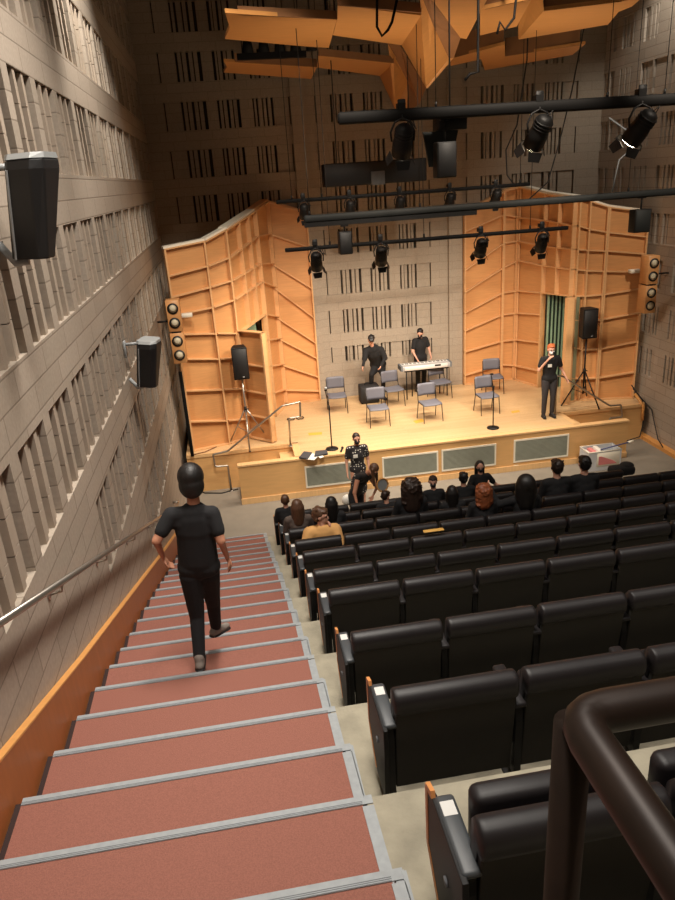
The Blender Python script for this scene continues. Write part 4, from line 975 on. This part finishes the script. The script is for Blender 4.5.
    if sleeve == 'short': limbs(b, .014*fit, False, True, False, .62)
    elif sleeve == 'long': limbs(b, .01*fit, False, True, True)
    elif sleeve == 'none': limbs(b, .006, False, True, False, .08)
    b.cap(J['neck']-spine*.075*s, J['neck']-spine*.045*s, .085*s, .068*s)
    if shirtlen: b.cap(J['pelvis'], J['pelvis']-spine*shirtlen*s, .145*s*bulk, .15*s*bulk, (fr, .78))
    if loose: b.cap(J['chest']+spine*.05, J['pelvis']+spine*.06, (loose-.012)*s, loose*1.03*s, (fr, .74))
    if skirt:
        kn = (J['kL']+J['kR'])/2; b.cap(J['pelvis'], kn, .14*s, .19*s, (fr, .75))
    if hood: b.ell(J['neck']-f*.07*s+Z_*.01, (.1*s, .07*s, .06*s))
    b.build('dress' if skirt else 'shirt', top, R, remesh=vox, smooth=12 if loose else 4)
    if not skirt:
        b = MB(); P_ = J['pelvis']; b.cap(P_-across*.06*s, P_+across*.06*s, .104*s*bulk, .104*s*bulk, (fr, .95)); limbs(b, .012, True, False, False, shin=.93)
        b.build('trousers', legs, R, remesh=vox, smooth=4)
    for q in 'LR':
        b = MB(); a, t = J['a'+q], J['t'+q]; fd = V((t.x-a.x, t.y-a.y, 0)).normalized(); sole = a-Z_*.042*s
        if tilt and q in tilt: fd = V(tilt[q]).normalized()
        b.cap(sole-fd*.045*s, sole+fd*.15*s, .043*s, .036*s); b.cap(a+Z_*.02*s-fd*.012, sole, .046*s, .045*s); b.cap(a, sole+fd*.1*s, .04*s, .034*s)
        so = b.build('shoe', shoes, R, remesh=.012, smooth=2)
        b = MB(); b.cap(sole-fd*.045*s-Z_*.034*s, sole+fd*.15*s-Z_*.03*s, .046*s, .04*s, (Z_, .32)); b.build('sole', 'shoed', so)
    # hair
    b = MB()
    if style in ('short', 'bowl'):
        g = .025 if style == 'bowl' else 0
        b.ell(hp(0,-.034-g*.5,.042), ((.086+g)*hd, (.094+g)*hd, (.092+g)*hd), 18, 12, RM); b.ell(hp(0,-.052-g*.5,.0-g*1.2), ((.082+g)*hd, (.07+g)*hd, (.09+g)*hd), 16, 10, RM)
        if style == 'bowl': b.cap(hp(0,-.045,.03), hp(0,-.05,-.05), .1*hd, .085*hd, (f, .85))
        rn = random.Random(int(H.x*100))
        for i in range(0 if style == 'bowl' else 26):
            t = rn.uniform(0, 2*PI); w1 = rn.uniform(-.02, .11); p = hp(.084*math.cos(t)*(1-w1*1.5), -.035-g*.5+.088*math.sin(t)*(1-w1*1.5), w1)
            if (p-H).dot(f) < .045: b.ell(p, (.018*hd,)*3, 8, 6)
        b.ell(hp(0,.045,.082), (.07*hd, .045*hd, .032*hd), 12, 8, RM)
    elif style in ('long', 'curly', 'big'):
        g = {'long': .008, 'curly': .03, 'big': .045}[style]
        b.ell(hp(0,-.038-g*.8,.038), ((.088+g)*hd, (.094+g)*hd, (.096+g)*hd), 18, 12, RM)
        for q in (-1, 1): b.cap(hp(q*(.08+g*.5),-.045-g*.6,.01), hp(q*(.08+g*.6),-.045-g*.6,-.19), (.026+g*.6)*hd, (.024+g*.6)*hd)
        b.cap(hp(0,-.07,0), H-f*.09*hd-Z_*(.27 if style != 'curly' else .2)*hd, (.082+g)*hd, (.06+g)*hd, (rt, 1.25))
        if style == 'curly' or (style == 'big' and hair == 'hairdk'):
            rn = random.Random(3)
            for i in range(170):
                t = rn.uniform(0, 2*PI); w1 = rn.uniform(-1, 1); rr = math.sqrt(1-w1*w1); a_ = .09+g
                if i % 2: p = hp(a_*rr*math.cos(t), -.038-g*.8+a_*rr*math.sin(t), .04+a_*w1)
                else: p = hp((a_+.01)*math.cos(t), -.055-g*.8+.08*math.sin(t), rn.uniform(-.2, .05))
                if (p-H).dot(f) < .03: b.ell(p, (.02*hd,)*3, 8, 6)
    elif style == 'bun':
        b.ell(hp(0,-.025,.038), (.084*hd, .1*hd, .092*hd), 18, 12, RM); b.ell(hp(0,-.125,.0), (.045*hd, .045*hd, .045*hd), 12, 8, RM)
    elif style == 'hang':   # long hair falling forward of a bent head
        b.ell(hp(0,-.028,.035), (.09*hd, .104*hd, .1*hd), 18, 12, RM)
        for q in (-1, 1): b.cap(hp(q*.07,0,.02), hp(q*.07,.0,.02)-Z_*.3*hd+f*.03, .04*hd, .025*hd)
    cut = None
    b.build('hair', hair, R, remesh=vox*.8, smooth=12 if style == 'bowl' else 2 if style != 'curly' else 1)
    if mask:
        b = MB(); b.ell(hp(0,.052,-.05), (.062*hd, .062*hd, .052*hd), 14, 10, RM); b.cap(hp(-.07,.01,-.03), hp(.07,.01,-.03), .008*hd, .008*hd, n=6); b.build('face_mask', mask, R, remesh=.01, smooth=1)
    if glasses:
        b = MB()
        for q in (-1, 1): c = hp(q*.032,.1,.008); b.tube([c+(rt*math.cos(t*PI/6)*.022+u*math.sin(t*PI/6)*.017)*hd for t in range(13)], .003, 6)
        b.build('glasses', 'blackm', R)
    if badge:
        c = J['chest']+fr*(.13*s+.02)*(1 if fr.dot(f) > 0 else -1)+across*(-.07 if badge < 0 else .07)*s*(1)+spine*.05*s
        b = MB(); n = fr*(1 if fr.dot(f) > 0 else -1); b.beam(c-spine*.035, c+spine*.035, .09, .006, up=n.cross(spine).cross(spine) if 0 else n); b.build('name_badge', 'paper', R)
    return R
def standing(pt, s, yaw=0, lean=0, z=HS, arms=None):
    """upright skeleton at ground point; faces -y at yaw 0. L/R are the figure's own sides"""
    c, sn = math.cos(yaw), math.sin(yaw)
    def P(x, y, zz_): return V((pt[0]+(x*c-y*sn)*s, pt[1]+(x*sn+y*c)*s, z+zz_*s))
    J = dict(pelvis=P(0,0,.95), chest=P(0,-.01,1.24), neck=P(0,0,1.47), head=P(0,-.03,1.62), sL=P(.17,0,1.4), sR=P(-.17,0,1.4), eL=P(.23,.02,1.13), eR=P(-.23,.02,1.13), wL=P(.24,-.05,.88), wR=P(-.24,-.05,.88),
             hL=P(.085,0,.9), hR=P(-.085,0,.9), kL=P(.1,-.015,.5), kR=P(-.1,-.015,.5), aL=P(.1,.02,.085), aR=P(-.1,.02,.085), tL=P(.12,-.13,.04), tR=P(-.12,-.13,.04))
    return J, P
def seated(x, Y, z, s=1., yaw=0, lean=0, dz=0, crouch=0):
    """skeleton sitting in a theatre seat facing +y"""
    c, sn = math.cos(yaw), math.sin(yaw)
    def P(a, b_, h): return V((x+(a*c-b_*sn)*s, Y+.2+(a*sn+b_*c)*s, z+.5+(h)*s+dz))
    J = dict(pelvis=P(0,.02,.08), chest=P(0,.02+lean*.4,.37), neck=P(0,.03+lean*.8,.6), head=P(0,.06+lean,.75), sL=P(-.17,.03+lean*.7,.53), sR=P(.17,.03+lean*.7,.53), eL=P(-.22,.1+lean,.27), eR=P(.22,.1+lean,.27), wL=P(-.16,.32,.16), wR=P(.16,.32,.16),
             hL=P(-.085,.05,.05), hR=P(.085,.05,.05), kL=P(-.1,.4,.08), kR=P(.1,.4,.08))
    for q, a in (('L', -.1), ('R', .1)): J['a'+q] = V((J['k'+q].x, J['k'+q].y+.02, z+.09)); J['t'+q] = V((J['k'+q].x, J['k'+q].y+.16, z+.05))
    return J, P
def head_to(J, px, py):
    """slide a whole skeleton sideways and in height a little so that the head stands where the photo shows it"""
    H = J['head']; t = aty(px, py, H.y); d = t-H
    return d
# --- boy walking down the aisle
Yb = 5.0
fl = atz(199, 668, zs(16)); 
def q(x, y, Y): return aty(x, y, Y)
Jb = dict(head=q(191.5,480.5,5.12), neck=q(193.5,502,5.06), chest=q(195,529,5.06), pelvis=q(199,566,5.08), sL=q(171,515,5.06), sR=q(212,513.5,5.06), eL=q(156.5,541,4.98), eR=q(221,541,4.98), wL=q(163,557,5.14), wR=q(227.5,558,5.16),
          hL=q(191,574,5.08), hR=q(208,573,5.1), kL=q(197,616,5.1), kR=q(213,602,5.32), aL=q(199.5,659,4.93), aR=q(216,627,5.42), tL=q(200,658,5.09), tR=q(221,632,5.56))
fz = zs(16)+.08
person('person in black t-shirt and black trousers walking down the red aisle steps, seen from behind', Jb, .93, (.0,1,-.28), (0,0,1), 'hairblk', 'bowl', 'blackc', 'short', 'blackt', 'skin2', 'shoe', vox=.009, fit=1.0, root=V((Jb['aL'].x, 4.95, zs(16))),
       handdir={'L': (.25,.2,-.8), 'R': (.2,.2,-.9)}, bulk=1.12, loose=.168, tilt={'L': (.05,1,-.12), 'R': (.6,.75,-.25)})
# --- man with microphone
Jm, P = standing((atz(549, 418, HS).x, 14.72), .99, -.05)
Jm['sR'] = P(-.17,0,1.4); Jm['eR'] = P(-.27,-.04,1.17); Jm['wR'] = P(-.13,-.2,1.44); Jm['eL'] = P(.28,.02,1.14); Jm['wL'] = P(.36,-.1,.94)
person('person with ginger hair and white mask holding a microphone at the right of the stage', Jm, .99, (-.1,-1,-.1), hair='hairgin', style='short', top='blackc', legs='jeans', mask='maskw', vox=.013, glasses=True, badge=1, handdir={'R': (.55,-.15,.6)}, fit=1.3)
w_ = Jm['wR']; b = MB(); a = w_+V((.1,-.05,.05)); h_ = Jm['head']+V((0,-.14,-.05)); b.tube([a-V((0,.02,.13)), h_-V((0,.02,.03))], [.012, .018], 10); b.ell(h_, (.028,.028,.034), 10, 8); tag(b.build('microphone', 'blackm'), 'black microphone held to the mouth by the person with ginger hair', 'microphone')
# --- bending person at the back wall
Yk2 = 17.35
def q2(x, y, dy=0): return aty(x, y, Yk2+dy)
Jn = dict(head=q2(371,340,-.25), neck=q2(372,346.5,-.15), chest=q2(374,353,-.02), pelvis=q2(378,364,.18), sL=q2(381,349.5,-.1), sR=q2(366,350.5,-.1), eL=q2(385,358,-.15), eR=q2(364.5,359,-.2), wL=q2(381,366,-.3), wR=q2(363,366,-.3),
          hL=q2(381,366,.18), hR=q2(376,367,.18), kL=q2(383,376,.0), kR=q2(371.5,374.5,-.05), aL=V((q2(384,388).x, Yk2+.12, HS+.085)), aR=V((q2(372,386).x, Yk2+.2, HS+.085)), tL=V((q2(384,388).x+.04, Yk2-.04, HS+.04)), tR=V((q2(372,386).x-.05, Yk2+.05, HS+.04)))
person('person in black bending over the black amplifier at the back wall', Jn, .98, (-.2,-.55,-.85), (0,-.85,.55), 'hairblk', 'short', 'blackc', 'long', 'blackt', vox=.014, bulk=1.5)
# --- keyboard player
Jk, P = standing((px_x(421, 17.75, 1.5), 17.78), 1.0, .35)
Jk['head'] = P(.07,-.07,1.6); Jk['eR'] = P(-.25,-.02,1.14); Jk['wR'] = P(-.2,-.14,.94); Jk['eL'] = P(.25,-.04,1.14); Jk['wL'] = P(.14,-.27,1.0)
Jk['head'] = P(-.05,-.08,1.6)
person('person in black with dark face mask standing behind the silver keyboard', Jk, 1.0, (-.35,-.8,-.45), hair='hairblk', style='bun', top='blackc', sleeve='short', legs='blackt', mask='maskb', vox=.013, fit=1.3)
# --- polka dot lady
Yp = 13.05
Jp, P = standing((px_x(357, Yp, 1.2)-.0, Yp), .95, .05, z=0)
person('person in black polka dot dress with white name badge standing before the stage', Jp, .95, (.05,-1,-.05), hair='hairdk', style='bun', top='dots', sleeve='short', skirt=True, mask='maskb', vox=.013, badge=1, skin='skin')
# --- bending woman in the front rows
YBd = 12.0
def q3(x, y, dy=0): return aty(x, y, YBd+dy)
Jw = dict(head=q3(373.5,470,-.35), neck=q3(367,473,-.25), chest=q3(362,479,-.15), pelvis=q3(356,492,.1), sL=q3(369,476,-.1), sR=q3(358,477,-.45), eL=q3(377,487,-.1), eR=q3(354.5,493,-.55), wL=q3(373,496,-.2), wR=q3(357.5,506,-.65),
          hL=q3(359,496,.12), hR=q3(353,496,.05), kL=q3(361,509,.0), kR=q3(353,508,-.05))
for c_, x in (('L', .06), ('R', -.12)):
    Jw['a'+c_] = V((q3(357,500).x+x, YBd+.1, .09)); Jw['t'+c_] = V((q3(357,500).x+x+.03, YBd-.05, .05))
person('person with long brown hair bending over the front seats, hand on a seat back', Jw, .93, (.35,-.55,-.75), (.6,-.3,.5), 'hairbr', 'hang', 'blackc', 'none', skirt=False, vox=.013, skin='skin2')
# --- seated audience
PEO = []
def audience(px, py, k, label, s=1., yaw=0, lean=0, face=None, hair='hairblk', style='short', top='blackc', sleeve='long', skin='skin', mask=None, mod=None, stand=False, **kw):
    Y = YBK_ROW[k]+.1; z = zs(2*k)
    J, P = seated(0, Y, z, s, yaw, lean)
    H = J['head']; t = aty(px, py, H.y); dx = t.x-H.x; dz = t.z-H.z
    for n_ in J:
        J[n_] = J[n_]+V((dx, 0, dz if n_[0] not in 'at' or n_ in () else 0))
    for q_ in 'LR':
        J['a'+q_].z = z+.09; J['t'+q_].z = z+.05
    if mod: mod(J, V((dx, Y+.2, z+.5+dz)))
    PEO.append((k, t.x))
    return person(label, J, s, face or (0,1,-.05), hair=hair, style=style, top=top, sleeve=sleeve, skin=skin, mask=mask, vox=.014, root=V((t.x, Y+.2, z)), **kw)
def idx_of(k, x): return max(0, int((x-X0[k])/PITCH.get(k, .632)))
def m_yel(J, o):
    J['wR'] = J['head']+V((.13,-.02,-.17)); J['eR'] = J['head']+V((.2,-.1,-.38)); J['eL'] = J['sL']+V((-.1,-.1,-.25)); J['wL'] = J['eL']+V((.25,-.02,-.1))
audience(321, 516, 4, 'person in mustard yellow shirt turned sideways, chin on hand, near the stairs', .98, 0, -.06, (.92,-.3,-.1), 'hairbr', 'short', 'yellow', 'long', mod=m_yel, fit=2.6, bulk=1.3, handdir={'R': (-.35,.1,.6)})
audience(285, 500, 2, 'person with short reddish brown hair in black at the aisle end near the front', .75, hair='hairbr', style='short')
audience(297, 506, 3, 'person with long brown hair in a grey mottled top, just ahead of the yellow shirt', .88, hair='hairbr', style='long', top='greyc')
audience(331, 503, 3, 'person with straight black hair ahead and right of the yellow shirt', .85, hair='hairblk', style='long')
audience(386, 496, 2, 'small person with dark hair slumped low beside the bending person', .75, face=(.8,.5,-.2), hair='hairdk', style='short', lean=.02)
audience(410, 487, 3, 'person with big dark brown curly hair and black jacket in the middle of the audience', 1.02, hair='hairdk', style='big', fit=2, bulk=1.1)
audience(433, 482, 2, 'seated person with dark mask turned round towards the camera behind the big curly hair', .8, face=(-.3,-1,0), hair='hairdk', style='short', mask='maskb')
audience(452, 492, 3, 'person with straight black hair leaning left of the person with auburn curls', .85, face=(.3,1,-.1), hair='hairblk', style='long', lean=.05)
audience(463, 478, 2, 'person with cropped black hair and bare nape beyond the auburn curls', .86, hair='hairblk', style='short')
def m_up(J, o): J['eL'] = J['sL']+V((-.12,-.05,-.22)); J['wL'] = J['eL']+V((.02,-.16,.05)); J['eR'] = J['sR']+V((.16,.02,-.2)); J['wR'] = J['eR']+V((.15,-.15,.0))
audience(480, 467, 1, 'person with black mask kneeling up and facing the camera near the front row', .82, face=(-.15,-1,-.05), hair='hairblk', style='long', mask='maskb', mod=m_up, sleeve='short')
audience(482.5, 491, 4, 'person with auburn curly hair seen from behind', .84, hair='hairred', style='curly')
def m_hand(J, o): J['eL'] = J['sL']+V((-.16,.12,-.1)); J['wL'] = J['eL']+V((-.08,.08,.2))
audience(524, 484, 4, 'person with very large straight black hair and one hand raised', .95, hair='hairblk', style='big', mod=m_hand)
audience(556.5, 467, 3, 'person with dark wavy hair and black top, second from the right of the audience', 1.05, hair='hairdk', style='short')
audience(584, 463.5, 3, 'person with dark wavy hair and black top at the right end of the audience', 1.05, hair='hairblk', style='short')
OCC = {(k, idx_of(k, x)) for k, x in PEO}
seat_rows(OCC)
# hand mirror held low by the bending person's neighbour
c_ = aty(382.5, 485, 11.2); r = thing('hand_mirror', 'small round mirror with brown rim held up between the seats beside the bending person', 'mirror', c_)
b = MB(); b.tube([c_+V((.1*math.cos(t*PI/10), 0, .125*math.sin(t*PI/10))) for t in range(21)], .014, 8); b.build('rim', 'stringtop', r)
b = MB(); b.ell(c_, (.095, .004, .118), 20, 8); b.build('glass', 'greyp', r)
b = MB(); b.tube([c_-V((0,0,.12)), c_-V((.02,0,.26))], .012, 8); b.build('handle', 'stringtop', r)
# bag with white top and things around the bending person
c_ = aty(347, 500, 12.1); b = MB(); b.ell(c_, (.1,.08,.11), 12, 8); tag(b.build('cloth_bundle', 'paper'), 'small white cloth bundle hanging at the hip of the bending person', 'cloth')
# yellow tag lying on a seat back
x, Y, z = px_x(433.5, YBK_ROW[5]+.05, zs(10)+.84), YBK_ROW[5]+.05, zs(10)+.845
b = MB(); b.rbox((x-.12, Y-.03, z), (x+.12, Y+.03, z+.012), .003, 1); tag(b.build('seat_tag', 'yellowtag'), 'small yellow tag lying on top of a seat back in mid audience', 'tag')
# dark bag on the front row seat beside the bin
q_ = aty(620, 468, 11.5); b = MB(); b.rbox((q_.x-.25, 11.3, q_.z-.1), (q_.x+.22, 11.55, q_.z+.08), .06, 3); b.ell((q_.x+.1, 11.45, q_.z+.06), (.14,.12,.07)); o = b.build('coat', 'blackc'); tag(o, 'black coat heaped over the right end of the front row below the plastic bin', 'coat')
# ------------------------------------------------------------------ lights
def area(loc, target, sx, sy, power, col, name='house_light', spread=None):
    l = bpy.data.lights.new(name, 'AREA'); l.shape = 'RECTANGLE'; l.size = sx; l.size_y = sy; l.energy = power; l.color = col
    if spread: l.spread = math.radians(spread)
    o = bpy.data.objects.new(name, l); COL.objects.link(o); o.location = loc
    o.rotation_euler = (V(target)-V(loc)).to_track_quat('-Z', 'Y').to_euler(); return o
def spot(loc, target, power, ang, col, r=.12, blend=.6, name='spot_light'):
    l = bpy.data.lights.new(name, 'SPOT'); l.energy = power; l.color = col; l.spot_size = math.radians(ang); l.spot_blend = blend; l.shadow_soft_size = r
    o = bpy.data.objects.new(name, l); COL.objects.link(o); o.location = loc
    o.rotation_euler = (V(target)-V(loc)).to_track_quat('-Z', 'Y').to_euler(); return o
WARM = (1, .86, .70)
for x in (.9, 4.0, 7.1): spot((x, 7.8, 9.9), (x*.95+.2, 16.4, 1.4), 1000, 50, WARM, .15)
# the small spotlights on the two far bars
for px, Yq, zq_ in [(p_, 14., 5.7) for p_ in (303, 349, 399, 449, 495)]+[(p_, 13., 4.9) for p_ in (315, 380, 480, 541)]:
    x = px_x(px, Yq, zq_); spot((x, Yq+.1, zq_-.12), (x+(x-4)*.25, Yq+2.0, .9), 150, 125, WARM, .08, .9, 'batten_lamp')
for y, e_ in ((.6, 38), (3.4, 68), (6.2, 105)): area((.6, y, 10.5), (.1, y+.3, 2), 1.0, 1.0, e_, (1, .93, .84), spread=100)
for y in (1.2, 5.5): area((6.2, y, 10.5), (6.2, y+.3, 2), 1.2, 1.2, 36, (1, .93, .84), spread=100)
for x in (2.0, 4.2, 6.3): spot((x, 11.9, 6.02), (x, 12.6, 8.5), 70, 130, (1, .8, .55), .05, 1, 'canopy_fill')  # unseen fill lamps added to brighten the canopy underside
for y in (2.6, 6.0, 9.4): spot((.7, y, 10.7), (-1.5, y+1.0, 6.2), 380, 62, (1, .92, .82), .1, 1, 'wall_wash')
# wall washers at the head of the side walls
spot((-.7, 9.6, 10.6), (-1.6, 11.2, 6.0), 700, 80, (1, .93, .82), .08)
spot((9.0, 14.8, 10.6), (9.7, 16.0, 6.5), 200, 90, (1, .93, .82), .08)
w = bpy.data.worlds.new('hall air'); bpy.context.scene.world = w; w.use_nodes = True
w.node_tree.nodes['Background'].inputs[0].default_value = (1, .85, .7, 1); w.node_tree.nodes['Background'].inputs[1].default_value = .05
sc = bpy.context.scene; vs = sc.view_settings; sc.display_settings.display_device = 'sRGB'
vs.view_transform = 'Standard'; vs.look = 'None'; vs.gamma = 1; vs.use_curve_mapping = False; vs.exposure = 0.56
